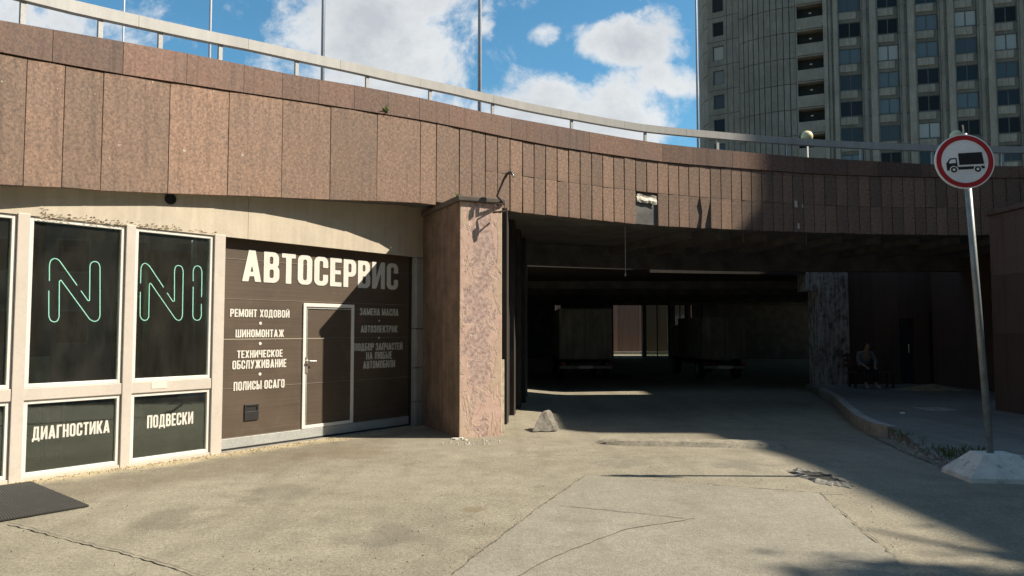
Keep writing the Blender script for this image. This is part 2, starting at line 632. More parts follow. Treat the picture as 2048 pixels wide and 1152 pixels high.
def asphalt_mat(name, lo, hi, patchy=0.22, dust=True):
    t = NT(name)
    big = t.noise(0.45, 6, 0.6)
    mid = t.noise(3.0, 6, 0.65)
    gr = t.M('ADD', t.M('MULTIPLY', t.noise(30, 3, 0.8), 0.6), t.M('MULTIPLY', t.noise(85, 2, 0.7), 0.4))
    peb = t.voro(60)
    f = t.M('ADD', t.M('MULTIPLY', mid, 0.5), t.M('MULTIPLY', big, 0.5))
    col = t.mix(t.rng(f, 0.34, 0.66), lo, hi)
    g = t.rng(gr, 0.34, 0.66, 1 - patchy * 2.0, 1 + patchy * 2.0)
    g = t.M('MULTIPLY', g, t.rng(peb, 0.0, 0.7, 1.12, 0.85))
    col = t.mix(1.0, col, t.grey(g), 'MULTIPLY')
    st = t.rng(t.noise(1.3, 7, 0.72, t.vec(loc=(7, 3, 0))), 0.56, 0.74, 0, 0.65)
    col = t.mix(st, col, (lo[0] * 0.55, lo[1] * 0.55, lo[2] * 0.55))
    tr = t.rng(t.noise(1.0, 5, 0.6, t.vec((1.6, 0.12, 1))), 0.50, 0.72, 0, 0.5)
    col = t.mix(tr, col, (lo[0] * 0.7, lo[1] * 0.7, lo[2] * 0.72))
    wc = t.N.new('ShaderNodeVectorMath')
    wc.operation = 'ADD'
    t.L.new(t.obj, wc.inputs[0])
    wn = t.N.new('ShaderNodeTexNoise')
    wn.inputs['Scale'].default_value = 1.6
    wn.inputs['Detail'].default_value = 5
    t.L.new(t.obj, wn.inputs['Vector'])
    t.L.new(wn.outputs['Color'], wc.inputs[1])
    cr = t.voro(0.33, 'DISTANCE_TO_EDGE', wc.outputs[0])
    crm = t.M('MULTIPLY', t.rng(cr, 0.0, 0.006, 1, 0), t.rng(t.noise(0.35, 3, 0.5, t.vec(loc=(2, 9, 0))), 0.5, 0.6))
    col = t.mix(t.M('MULTIPLY', crm, 0.3), col, (lo[0] * 0.3, lo[1] * 0.3, lo[2] * 0.3))
    if dust:
        for (px, py, r, k, c_) in ((950, 1017, .16, .55, (0.16, 0.115, 0.06)), (700, 905, .75, .40, (0.17, 0.12, 0.075)), (560, 985, .55, .30, (0.10, 0.088, 0.065)),
                                   (760, 1075, .42, .35, (0.085, 0.075, 0.058)), (1265, 925, .5, .35, (0.11, 0.1, 0.08)), (330, 1040, .5, .32, (0.095, 0.083, 0.06)),
                                   (1480, 930, .45, .35, (0.10, 0.092, 0.075)), (1080, 905, .4, .3, (0.12, 0.105, 0.08))):
            g_ = G(px, py)
            dd = t.N.new('ShaderNodeVectorMath')
            dd.operation = 'DISTANCE'
            t.L.new(t.obj, dd.inputs[0])
            dd.inputs[1].default_value = (g_.x, g_.y, g_.z)
            fz = t.M('ADD', dd.outputs['Value'], t.M('MULTIPLY', t.M('SUBTRACT', mid, 0.5), r * 2.4))
            col = t.mix(t.rng(fz, r * .35, r * 1.1, k, 0, True), col, c_)
        # wind-blown dust and grit along the foot of the shopfront
        dp = t.N.new('ShaderNodeVectorMath')
        dp.operation = 'DOT_PRODUCT'
        t.L.new(t.obj, dp.inputs[0])
        dp.inputs[1].default_value = tuple(FW.n)
        d = t.M('SUBTRACT', dp.outputs['Value'], FW.o.dot(FW.n))
        e = t.M('ADD', d, t.M('MULTIPLY', t.M('SUBTRACT', t.noise(2.2, 6, 0.7), 0.5), 0.75))
        side = t.rng(t.sep()[0], -1.5, -0.6, 1, 0)
        brown = t.M('MULTIPLY', t.rng(t.M('ABSOLUTE', t.M('SUBTRACT', e, 0.95)), 0.25, 0.95, 0.55, 0, True), t.rng(t.sep()[0], -3.0, -1.5, 1, 0))
        col = t.mix(brown, col, t.mix(1.0, col, (0.55, 0.50, 0.45), 'MULTIPLY'))
        e = t.M('MULTIPLY', t.rng(e, 0.12, 0.42, 0.85, 0), side)
        col = t.mix(e, col, t.mix(t.rng(gr, 0.3, 0.7), (0.30, 0.23, 0.12), (0.56, 0.47, 0.31)))
    t.bump(t.M('ADD', gr, t.M('MULTIPLY', peb, 0.5)), 0.55, 0.008)
    return t.done(col, 0.9)


MAT['asphalt'] = asphalt_mat('dusty_asphalt', (0.188, 0.166, 0.120), (0.312, 0.281, 0.211))
MAT['asphalt_patch'] = asphalt_mat('smooth_asphalt_patch', (0.215, 0.195, 0.152), (0.290, 0.268, 0.215), 0.13, False)
MAT['pavement'] = asphalt_mat('pavement_asphalt', (0.16, 0.155, 0.135), (0.25, 0.24, 0.21), 0.2, False)

# ------------------------------------------------------------------ ground
def ground():
    def axis(a, b, step, far):
        lo = [a - d for d in far][::-1]
        n = int(round((b - a) / step))
        return lo + [a + i * step for i in range(n + 1)] + [b + d for d in far]
    far = [6, 18, 45, 110, 260, 600]
    xs = axis(-12, 18, 0.4, far)
    ys = axis(-8, 40, 0.4, far)
    vs = [Vector((x, y, zg(x, y) + 0.006 * math.sin(x * 1.3 + y * 0.7) * math.sin(y * 1.1))) for y in ys for x in xs]
    n = len(xs)
    fs = [(j * n + i, j * n + i + 1, (j + 1) * n + i + 1, (j + 1) * n + i) for j in range(len(ys) - 1) for i in range(n - 1)]
    m = MB()
    m.add(vs, fs)
    tag(m.build('ground', MAT['asphalt'], recalc=False, smooth=True), 'dusty worn asphalt forecourt and road leading under the deck', None, None, 'structure')


ground()


def rough_poly(pts, amp, step=0.12):
    out = []
    for i in range(len(pts)):
        a, b = Vector(pts[i][:2]), Vector(pts[(i + 1) % len(pts)][:2])
        n = max(1, int((b - a).length / step))
        nr = Vector((b - a).normalized().orthogonal())
        w = 0
        for k in range(n):
            w = 0.6 * w + random.uniform(-amp, amp)
            out.append(a.lerp(b, k / n) + nr * w)
    return out


pp = [G(1172, 952), G(1640, 988), G(1705, 1050), G(1790, 1118), G(1850, 1190), G(780, 1260), G(905, 1150)]
m = MB()
m.prism(rough_poly(pp, 0.012), 0.0, 0.012)
tag(m.build('asphalt_patch', MAT['asphalt_patch']), 'smoother paler asphalt patch in the middle of the road', None, None, 'structure')


def ribbon(m, pts, w, h=0.016):
    pts = [Vector((p.x, p.y, 0)) for p in pts]
    fine = []
    for i in range(len(pts) - 1):
        n = max(2, int((pts[i + 1] - pts[i]).length / 0.07))
        for k in range(n):
            fine.append(pts[i].lerp(pts[i + 1], k / n))
    fine.append(pts[-1])
    vs, fs = [], []
    for i, p in enumerate(fine):
        d = (fine[min(i + 1, len(fine) - 1)] - fine[max(0, i - 1)]).normalized()
        nr = Vector((-d.y, d.x, 0))
        j = random.uniform(-0.012, 0.012)
        ww = w * random.uniform(0.35, 1.2)
        for sgn in (-1, 1):
            q = p + nr * (j + sgn * ww)
            vs.append(Vector((q.x, q.y, zg(q.x, q.y) + h)))
        if i:
            fs.append((2 * i - 2, 2 * i - 1, 2 * i + 1, 2 * i))
    m.add(vs, fs)


m = MB()
ribbon(m, [G(1172, 951), G(1350, 966), G(1560, 982), G(1640, 988), G(1700, 990)], 0.007)
ribbon(m, [G(1120, 1014), G(1300, 1032), G(1370, 1040)], 0.006)
ribbon(m, [G(1390, 1040), G(1250, 1062), G(1100, 1120), G(1010, 1170)], 0.007)
ribbon(m, [G(20, 1048), G(130, 1078), G(240, 1105), G(330, 1130), G(420, 1160)], 0.009)
ribbon(m, [G(1590, 911), G(1680, 911)], 0.010)
ribbon(m, [G(1640, 988), G(1700, 1040), G(1790, 1118)], 0.008)
ribbon(m, [G(1172, 952), G(1080, 1015), G(905, 1150)], 0.005)
ribbon(m, [G(1740, 870), G(1810, 905), G(1890, 938)], 0.02, 0.02)
tag(m.build('asphalt_cracks', plain('tar_crack', (0.14, 0.125, 0.097), 0.95), recalc=False), 'thin dark cracks and joints running across the asphalt', None, None, 'structure')

# pothole: a broken, shallow hole with a raised crumbling lip
m = MB()
c0 = G(1637, 955)
vs, fs = [], []
ax = (G(1672, 966) - G(1602, 942))
ax.z = 0
La = ax.length / 2
ax.normalize()
ay = Vector((-ax.y, ax.x, 0))
rings = 5
nseg = 40
prof = [(1.5, 0.004), (1.18, 0.03), (0.95, 0.024), (0.72, 0.008), (0.0, 0.007)]
for ri, (rr, hh) in enumerate(prof):
    for k in range(nseg):
        a = 2 * math.pi * k / nseg
        j = random.uniform(0.86, 1.14) if ri < 4 else 1
        p = c0 + ax * (math.cos(a) * La * rr * j) + ay * (math.sin(a) * 0.14 * rr * j)
        vs.append(Vector((p.x, p.y, zg(p.x, p.y) + hh * random.uniform(0.5, 1.2))))
for ri in range(len(prof) - 1):
    for k in range(nseg):
        fs.append((ri * nseg + k, ri * nseg + (k + 1) % nseg, (ri + 1) * nseg + (k + 1) % nseg, (ri + 1) * nseg + k))
m.add(vs, fs)
for f_i in range(len(m.m)):
    m.m[f_i] = 1 if f_i >= 2 * nseg else 0
tag(m.build('pothole', [MAT['pavement'], plain('pothole_tar', (0.05, 0.046, 0.04), 0.95)], recalc=False), 'small broken pothole in the road at the edge of the shade', 'pothole')

# ------------------------------------------------------------------ the curved deck
ARC_C = Vector((10.82, -2.11))
ARC_R = 19.3


def AP(phi, off, z):
    r = ARC_R + off
    return Vector((ARC_C.x - r * math.sin(phi), ARC_C.y + r * math.cos(phi), z))


def arc(px, py, off=0.0):
    r = ray(px, py)
    a = r.x ** 2 + r.y ** 2
    b = -2 * (r.x * ARC_C.x + r.y * ARC_C.y)
    c = ARC_C.length_squared - (ARC_R + off) ** 2
    t = (-b + math.sqrt(b * b - 4 * a * c)) / (2 * a)
    return math.atan2(ARC_C.x - r.x * t, r.y * t - ARC_C.y), CAM_H + r.z * t


class Prof:
    def __init__(self, pts, off=0.0):
        q = sorted(arc(x, y, off) for x, y in pts)
        self.a = [p[0] for p in q]
        self.z = [p[1] for p in q]

    def __call__(self, ph):
        a, z = self.a, self.z
        if ph <= a[0]:
            return z[0]
        if ph >= a[-1]:
            return z[-1] + (ph - a[-1]) * (z[-1] - z[-4]) / (a[-1] - a[-4])
        return float(np.interp(ph, a, z))


zb_left = Prof([(0, 370), (60, 372), (131, 375), (200, 381), (340, 387), (459, 391), (566, 395), (662, 399), (755, 402), (841, 406)])
zb_right = Prof([(920, 410), (1000, 419), (1046, 425.5), (1135, 434), (1250, 446), (1335, 453), (1420, 457), (1500, 460.5), (1600, 464), (1700, 467), (1800, 469), (1900, 470), (1985, 470)])
zt = Prof([(0, 105), (55, 115), (131, 129), (208, 143), (341, 163), (459, 181), (566, 197), (662, 211), (755, 226), (841, 240), (919, 255), (1000, 271), (1046, 282), (1135, 297), (1227, 310), (1335, 325), (1420, 332), (1500, 338), (1600, 346), (1700, 351), (1800, 353), (1900, 355), (1985, 356)])
zband = Prof([(0, 42), (45, 49), (194, 75), (320, 97), (440, 120), (593, 152), (734, 175), (860, 200), (985, 229), (1100, 250), (1200, 268), (1325, 288), (1464, 302), (1572, 312), (1722, 321), (1865, 329), (1985, 333)])
zmid = Prof([(971, 342), (1045, 352), (1160, 368), (1270, 382), (1420, 396), (1550, 405), (1700, 412), (1850, 415), (1985, 416)])
zrail = Prof([(135, 0), (243, 25), (510, 83), (700, 126), (900, 171), (1000, 195), (1039, 204), (1150, 226), (1280, 249), (1430, 264), (1580, 276), (1730, 285), (1900, 291), (2040, 294)], 0.12)

overpass = thing('overpass', 'curved road deck clad in brown granite slabs crossing above the garage and road', 'overpass', AP(R(30), 2, 0))
PH_L, PH_R = R(72), -R(8)


def ph_of(px, py):
    return arc(px, py)[0]


def panel(name, p0, p1, f0, f1, mat, off=0.0, th=0.045, gap=0.006, parent=overpass, jitter=0.004, jz=0.004):
    g = gap / ARC_R / 2
    a, b = max(p0, p1) - g, min(p0, p1) + g
    j = [random.uniform(-jitter, jitter) for _ in range(4)]
    k0, k1 = random.uniform(-1, 1) * jz, random.uniform(-1, 1) * jz
    z0 = (f0(a) + k0, f0(b) + k0 * .6)
    z1 = (f1(a) - abs(k1) * .5, f1(b) - abs(k1) * .5)
    vs = [AP(a, off + j[0], z0[0]), AP(b, off + j[1], z0[1]), AP(a, off + th, z0[0]), AP(b, off + th, z0[1]),
          AP(a, off + j[2], z1[0]), AP(b, off + j[3], z1[1]), AP(a, off + th, z1[0]), AP(b, off + th, z1[1])]
    mm = MB()
    mm.hex8(vs)
    return mm.build(name, mat, parent, loc=AP((a + b) / 2, off, z0[0]), bevel=0.005)


left_seams = [(55, 115), (131, 129), (208, 143), (341, 163), (459, 181), (566, 197), (662, 211), (755, 226), (841, 240)]
seam_ph = [R(72), R(69), R(66)] + [ph_of(-230, 80), ph_of(-100, 95)] + [ph_of(*p) for p in left_seams]
for a, b in zip(seam_ph[:-1], seam_ph[1:]):
    panel('cladding_slab', a, b, lambda p: zb_left(p), lambda p: zt(p) - 0.008, MAT['granite'])
# narrow slabs from the pillar on
rx = [841, 873, 919, 944, 971, 995, 1020, 1045, 1068, 1091, 1114, 1137, 1160, 1183, 1205, 1227, 1248, 1271, 1293, 1315, 1336, 1357, 1377, 1398, 1420,
      1441, 1462, 1482, 1502, 1523, 1545, 1565, 1585, 1606, 1627, 1649, 1672, 1694, 1717, 1739, 1762, 1783, 1805, 1828, 1850, 1871, 1893, 1914, 1936, 1959, 1985, 2012, 2040, 2070]
ry = [zt.z for _ in (0,)]
rph = [ph_of(x, float(np.interp(x, [841, 1000, 1335, 1600, 2000], [240, 271, 325, 346, 356]))) for x in rx]
for i in range(len(rx) - 1):
    a, b, x = rph[i], rph[i + 1], rx[i]
    top = lambda p: zt(p) - 0.008
    if x < 971:
        bot = (lambda p: zb_left(p)) if x < 873 else (lambda p: zb_right(p) + 0.0)
        panel('cladding_slab', a, b, bot, top, MAT['granite'], jitter=0.006, gap=0.014)
    else:
        panel('cladding_slab', a, b, lambda p: zmid(p) + 0.001, top, MAT['granite'], jitter=0.006, gap=0.016, jz=0.0008)
        if x in (1271, 1293):
            continue                                    # fallen slabs leave a hole
        if x in (1398, 1377):
            # a cracked slab: a wedge has dropped out of it
            g = 0.003 / ARC_R
            a2, b2 = a - g, b + g
            mm = MB()
            f = 0.82 if x == 1377 else 0.25
            if x == 1377:
                prof = [(0, 0), (0.70, 0), (0.95, 0.38), (0.72, 0.68), (1.0, 1), (0, 1)]
            else:
                prof = [(0.12, 0), (0.42, 0), (0.95, 0.85), (1.0, 1), (0.05, 1), (0.25, 0.55)]
            front, back = [], []
            for (q, h) in prof:
                p = a2 + (b2 - a2) * q
                z = zb_right(p) + (zmid(p) - 0.003 - zb_right(p)) * h
                front.append(AP(p, 0.002, z))
                back.append(AP(p, 0.045, z))
            n = len(prof)
            mm.add(front + back, [tuple(range(n)), tuple(range(n, 2 * n))[::-1]] + [(k, (k + 1) % n, n + (k + 1) % n, n + k) for k in range(n)])
            mm.build('cladding_slab', MAT['granite'], overpass, loc=AP(a, 0, zb_right(a)))
            continue
        panel('cladding_slab', a, b, lambda p: zb_right(p) + random.uniform(-.006, .006), lambda p: zmid(p) - 0.001, MAT['granite'], jitter=0.008, gap=0.016, jz=0.0008)
# upper band
bx = [(105, 62), (246, 84), (373, 107), (487, 130), (564, 146), (637, 160), (708, 171), (775, 184), (838, 196), (897, 208), (1022, 236), (1178, 264), (1324, 287),
      (1464, 302), (1608, 314), (1694, 319), (1754, 322), (1840, 328), (1930, 331), (2020, 333)]
bph = [R(72), R(68), ph_of(-200, 20), ph_of(-60, 40)] + [ph_of(*p) for p in bx] + [PH_R]
for a, b in zip(bph[:-1], bph[1:]):
    n = max(1, int((a - b) / R(3.2)) + 1)
    mm = MB()
    g = 0.003 / ARC_R
    for k in range(n):
        p0, p1 = a - g + (b - a + 2 * g) * k / n, a - g + (b - a + 2 * g) * (k + 1) / n
        mm.hex8([AP(p0, -0.02, zt(p0)), AP(p1, -0.02, zt(p1)), AP(p0, 0.05, zt(p0)), AP(p1, 0.05, zt(p1)),
                 AP(p0, -0.02, zband(p0)), AP(p1, -0.02, zband(p1)), AP(p0, 0.05, zband(p0)), AP(p1, 0.05, zband(p1))])
    mm.build('parapet_slab', MAT['granite_band'], overpass, loc=AP(a, 0, zt(a)))
# structural slab: soffit, backing wall and roadway
DECK_W = 4.6
N_ARC = 90
mm = MB()
pts = [PH_L + (PH_R - PH_L) * i / N_ARC for i in range(N_ARC + 1)]
x_pil = ph_of(880, 400)
sec = []
for p in pts:
    zb = (zb_left(p) if p > x_pil else zb_right(p)) + 0.015
    zr = zt(p) - 0.25
    sec.append([AP(p, 0.05, zb), AP(p, 0.05, zband(p) - 0.01), AP(p, 0.30, zband(p) - 0.01), AP(p, 0.30, zr), AP(p, DECK_W, zr), AP(p, DECK_W, min(zb, 3.375)), AP(p, DECK_W - 0.3, min(zb, 3.375)), AP(p, DECK_W - 0.3, zb + 0.02), AP(p, 0.45, zb + 0.02), AP(p, 0.45, zb)])
k = len(sec[0])
vs = [q for s in sec for q in s]
fs = []
for i in range(N_ARC):
    for j in range(k):
        fs.append((i * k + j, i * k + (j + 1) % k, (i + 1) * k + (j + 1) % k, (i + 1) * k + j))
fs += [tuple(range(k))[::-1], tuple(N_ARC * k + j for j in range(k))]
mm.add(vs, fs)
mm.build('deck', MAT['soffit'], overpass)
# cross beams under the deck
for i in range(12):
    p = R(20) - i * R(2.8)
    mm = MB()
    g = 0.12 / ARC_R
    z = zb_right(p)
    mm.hex8([AP(p + g, 0.8, z - 0.12), AP(p - g, 0.8, z - 0.12), AP(p + g, DECK_W - 0.31, z - 0.12), AP(p - g, DECK_W - 0.31, z - 0.12),
             AP(p + g, 0.8, z + 0.034), AP(p - g, 0.8, z + 0.034), AP(p + g, DECK_W - 0.31, z + 0.034), AP(p - g, DECK_W - 0.31, z + 0.034)])
    mm.build('cross_beam', MAT['soffit'], overpass)
# torn lining in the hole left by the fallen slabs
pa, pb = ph_of(1274, 390), ph_of(1314, 390)
mm = MB()
vs, fs = [], []
for i in range(9):
    p = pa + (pb - pa) * i / 8
    for j in range(5):
        z = zmid(p) - 0.05 - 0.16 * j / 4 + random.uniform(-0.02, 0.02) - 0.02 * i / 8
        vs.append(AP(p, 0.012 + 0.016 * math.sin(j * 1.6) + random.uniform(-0.008, 0.008), z))
for i in range(8):
    for j in range(4):
        fs.append((i * 5 + j, i * 5 + j + 1, i * 5 + j + 6, i * 5 + j + 5))
mm.add(vs, fs)
mm.build('torn_lining', weathered('insulation', (0.62, 0.58, 0.5), var=0.3, scale=20, fine=60, fvar=0.3), overpass, recalc=False)
# a chipped white spot on the shaded part
mm = MB()
for (x, y, w, h) in [(1592, 408, 7, 14), (1597, 452, 4, 12), (1605, 412, 3, 8)]:
    p, z = arc(x, y)
    g = w / 1500 * 15.4 / ARC_R / 2
    hz = h / 1500 * 15.4
    mm.hex8([AP(p + g, -0.012, z - hz / 2), AP(p - g, -0.010, z - hz / 2), AP(p + g, 0.01, z - hz / 2), AP(p - g, 0.01, z - hz / 2),
             AP(p + g * 1.2, -0.012, z + hz / 2), AP(p - g * 0.6, -0.010, z + hz / 2), AP(p + g, 0.01, z + hz / 2), AP(p - g, 0.01, z + hz / 2)])
mm.build('white_chips', plain('chipped_plaster', (0.55, 0.53, 0.5), 0.9), overpass)

# ------------------------------------------------------------------ railing on the parapet
railing = thing('railing', 'pale grey box handrail on short posts along the curved parapet', 'railing', AP(R(30), 0.12, zband(R(30))))
ra = [R(72)] + [R(72) - R(4.6) * i for i in range(1, 19)]
ra = [a for a in ra if a > PH_R] + [PH_R]
RH = 0.15
for a, b in zip(ra[:-1], ra[1:]):
    mm = MB()
    g = 0.002 / ARC_R
    n = 4
    for k in range(n):
        p0, p1 = a - g + (b - a + 2 * g) * k / n, a - g + (b - a + 2 * g) * (k + 1) / n
        t0, t1 = zrail(p0), zrail(p1)
        mm.hex8([AP(p0, 0.07, t0 - RH), AP(p1, 0.07, t1 - RH), AP(p0, 0.17, t0 - RH), AP(p1, 0.17, t1 - RH),
                 AP(p0, 0.07, t0), AP(p1, 0.07, t1), AP(p0, 0.17, t0), AP(p1, 0.17, t1)])
    mm.build('handrail_section', MAT['rail'], railing)
posts = [(-140, 0), (45, 30), (200, 60), (320, 83), (440, 108), (593, 136), (734, 163), (860, 189), (985, 217), (1143, 250), (1290, 273), (1435, 288), (1575, 302), (1722, 310), (1865, 314), (2005, 318)]
for (x, y) in posts:
    p, z = arc(x, y, 0.12)
    mm = MB()
    g = 0.028 / ARC_R
    mm.hex8([AP(p + g, 0.10, zband(p) - 0.012), AP(p - g, 0.10, zband(p) - 0.012), AP(p + g, 0.14, zband(p) - 0.012), AP(p - g, 0.14, zband(p) - 0.012),
             AP(p + g, 0.10, zrail(p) - RH), AP(p - g, 0.10, zrail(p) - RH), AP(p + g, 0.14, zrail(p) - RH), AP(p - g, 0.14, zrail(p) - RH)])
    mm.build('rail_post', MAT['rail_post'], railing)

# ------------------------------------------------------------------ lettering: condensed block capitals from simple shapes
S_, H_ = 0.185, 0.15


def g_bar(x0, y0, x1, y1):
    return lambda X, Y: np.maximum(np.abs(X - (x0 + x1) / 2) - (x1 - x0) / 2, np.abs(Y - (y0 + y1) / 2) - (y1 - y0) / 2)


def g_par(xb, xt, w, y0=0.0, y1=1.0):
    def f(X, Y):
        xc = xb + (xt - xb) * (Y - y0) / (y1 - y0) + w / 2
        k = 1 / math.sqrt(1 + ((xt - xb) / (y1 - y0)) ** 2)
        return np.maximum((np.abs(X - xc) - w / 2) * k, np.abs(Y - (y0 + y1) / 2) - (y1 - y0) / 2)
    return f


def rr(x0, y0, x1, y1, r):
    def f(X, Y):
        qx = np.abs(X - (x0 + x1) / 2) - (x1 - x0) / 2 + r
        qy = np.abs(Y - (y0 + y1) / 2) - (y1 - y0) / 2 + r
        return np.hypot(np.maximum(qx, 0), np.maximum(qy, 0)) + np.minimum(np.maximum(qx, qy), 0) - r
    return f


def g_ring(x0, y0, x1, y1, s=S_, h=H_, r=0.2):
    a, b = rr(x0, y0, x1, y1, r), rr(x0 + s, y0 + h, x1 - s, y1 - h, 0.06)
    return lambda X, Y: np.maximum(a(X, Y), -b(X, Y))


def g_cut(f, *bs):
    def q(X, Y):
        v = f(X, Y)
        for b in bs:
            v = np.maximum(v, -b(X, Y))
        return v
    return q


W_ = 0.5
BOWL = lambda x0, y0, x1, y1: [g_ring(x0, y0, x1, y1), g_bar(x0, y0, x0 + S_, y1), g_bar(x0, y0, x0 + S_ + .06, y0 + H_), g_bar(x0, y1 - H_, x0 + S_ + .06, y1)]
GLY = {
    'А': (0.58, [g_par(0, .19, .19), g_par(.39, .20, .19), g_bar(.12, .17, .46, .31)]),
    'Б': (W_, [g_bar(0, 0, S_, 1), g_bar(0, .86, .46, 1)] + BOWL(0, 0, W_, .60)),
    'В': (W_, BOWL(0, .45, .48, 1) + BOWL(0, 0, W_, .58)),
    'Г': (0.43, [g_bar(0, 0, S_, 1), g_bar(0, .85, .43, 1)]),
    'Д': (0.60, [g_par(.07, .12, .165, .1, 1), g_bar(.355, .1, .53, 1), g_bar(.12, .86, .53, 1), g_bar(0, .0, .60, .15), g_bar(0, -.12, .13, .1), g_bar(.47, -.12, .60, .1)]),
    'Е': (0.43, [g_bar(0, 0, S_, 1), g_bar(0, 0, .43, H_), g_bar(0, .85, .43, 1), g_bar(0, .43, .40, .57)]),
    'Ж': (0.78, [g_bar(.30, 0, .48, 1), g_par(0, .22, .18, 0, .55), g_par(.22, .0, .18, .45, 1), g_par(.60, .38, .18, 0, .55), g_par(.38, .60, .18, .45, 1)]),
    'З': (W_ - .02, [g_cut(g_ring(0, .44, .46, 1), g_bar(-.1, .36, .22, .70)), g_cut(g_ring(0, 0, .48, .57), g_bar(-.1, .30, .22, .66)), g_bar(.17, .44, .34, .57)]),
    'И': (0.54, [g_bar(0, 0, .17, 1), g_bar(.37, 0, .54, 1), g_par(.06, .34, .14, .05, .95)]),
    'Й': (0.54, [g_bar(0, 0, .17, 1), g_bar(.37, 0, .54, 1), g_par(.06, .34, .14, .05, .95), g_bar(.14, 1.05, .40, 1.13)]),
    'К': (0.53, [g_bar(0, 0, S_, 1), g_par(.10, .35, .19, .40, 1), g_par(.35, .10, .19, 0, .62)]),
    'Л': (0.53, [g_par(0, .09, .175), g_bar(.355, 0, .53, 1), g_bar(.10, .86, .53, 1)]),
    'М': (0.70, [g_bar(0, 0, .16, 1), g_bar(.54, 0, .70, 1), g_par(.27, .04, .16, 0.05, 1), g_par(.27, .50, .16, .05, 1)]),
    'Н': (W_, [g_bar(0, 0, S_, 1), g_bar(W_ - S_, 0, W_, 1), g_bar(0, .43, W_, .57)]),
    'О': (W_, [g_ring(0, 0, W_, 1)]),
    'П': (W_, [g_bar(0, 0, S_, 1), g_bar(W_ - S_, 0, W_, 1), g_bar(0, .86, W_, 1)]),
    'Р': (0.49, [g_bar(0, 0, S_, 1)] + BOWL(0, .38, .49, 1)),
    'С': (W_, [g_cut(g_ring(0, 0, W_, 1), g_bar(.28, .38, .9, .62))]),
    'Т': (0.46, [g_bar(.1375, 0, .3225, 1), g_bar(0, .85, .46, 1)]),
    'У': (0.54, [g_par(.10, .36, .18), g_par(.22, 0, .18, .32, 1), g_bar(.04, 0, .24, .13)]),
    'Х': (0.54, [g_par(0, .35, .19), g_par(.35, 0, .19)]),
    'Ч': (W_, [g_bar(W_ - S_, 0, W_, 1), g_bar(0, .45, S_, 1), g_bar(0, .40, W_, .54)]),
    'Ш': (0.72, [g_bar(0, 0, .165, 1), g_bar(.2775, 0, .4425, 1), g_bar(.555, 0, .72, 1), g_bar(0, 0, .72, .14)]),
    'Ы': (0.70, [g_bar(0, 0, S_, 1)] + BOWL(0, 0, .45, .60) + [g_bar(.52, 0, .70, 1)]),
    'Э': (W_, [g_cut(g_ring(0, 0, W_, 1), g_bar(-.4, .38, .22, .62)), g_bar(.18, .43, W_ - .05, .57)]),
    'Ю': (0.74, [g_bar(0, 0, .175, 1), g_bar(.1, .43, .35, .57), g_ring(.27, 0, .74, 1)]),
}


def glyph_polys(ch, rows, cache={}):
    if (ch, rows) in cache:
        return cache[(ch, rows)]
    w, parts = GLY[ch]
    h = 1.0 / rows
    y0, y1, x0, x1 = -0.16, 1.18, -0.03, w + 0.03
    nx, ny = int(math.ceil((x1 - x0) / h)) + 1, int(math.ceil((y1 - y0) / h)) + 1
    xs, ys = x0 + h * np.arange(nx + 1), y0 + h * np.arange(ny + 1)
    X, Y = np.meshgrid(xs, ys)
    D = np.full(X.shape, 9.0)
    for p in parts:
        D = np.minimum(D, p(X, Y))
    polys = []
    for j in range(ny):
        i = 0
        while i < nx:
            d = (D[j, i], D[j, i + 1], D[j + 1, i + 1], D[j + 1, i])
            if max(d) <= 0:
                k = i
                while k < nx and max(D[j, k], D[j, k + 1], D[j + 1, k + 1], D[j + 1, k]) <= 0:
                    k += 1
                polys.append([(xs[i], ys[j]), (xs[k], ys[j]), (xs[k], ys[j + 1]), (xs[i], ys[j + 1])])
                i = k
                continue
            if min(d) < 0:
                c = [(xs[i], ys[j]), (xs[i + 1], ys[j]), (xs[i + 1], ys[j + 1]), (xs[i], ys[j + 1])]
                pl = []
                for q in range(4):
                    a, b = d[q], d[(q + 1) % 4]
                    if a <= 0:
                        pl.append(c[q])
                    if (a <= 0) != (b <= 0):
                        t = a / (a - b)
                        pl.append((c[q][0] + (c[(q + 1) % 4][0] - c[q][0]) * t, c[q][1] + (c[(q + 1) % 4][1] - c[q][1]) * t))
                if len(pl) >= 3:
                    polys.append(pl)
            i += 1
    cache[(ch, rows)] = (w, polys)
    return cache[(ch, rows)]


def text_width(s, sp=0.075, space=0.28):
    return sum((space if ch == ' ' else GLY[ch][0] + sp) for ch in s) - sp


def text_on(m, fr, s, s0, s1, z0, z1, off, rows=30):
    tw = text_width(s)
    kx, kz = (s1 - s0) / tw, (z1 - z0)
    x = 0.0
    for ch in s:
        if ch == ' ':
            x += 0.28
            continue
        w, polys = glyph_polys(ch, rows)
        for pl in polys:
            m.add([fr.P(s0 + (x + a) * kx, off, z0 + b * kz) for a, b in pl], [tuple(range(len(pl)))])
        x += w + 0.075


def text_px(m, fr, s, x0, x1, ytop, ybot, off, rows=30):
    xm = (x0 + x1) / 2
    s0, s1 = fr.sz(x0, ybot, off)[0], fr.sz(x1, ybot, off)[0]
    z0, z1 = fr.sz(xm, ybot, off)[1], fr.sz(xm, ytop, off)[1]
    text_on(m, fr, s, s0, s1, z0, z1, off, rows)


def disc_on(m, fr, px, py, r, off):
    s, z = fr.sz(px, py, off)
    n = 20
    m.add([fr.P(s + r * math.cos(2 * math.pi * k / n), off, z + r * math.sin(2 * math.pi * k / n)) for k in range(n)], [tuple(range(n))])


# ------------------------------------------------------------------ shopfront
def S(px, py, off=0.0):
    return FW.sz(px, py, off)[0]


def Z(px, py, off=0.0):
    return FW.sz(px, py, off)[1]


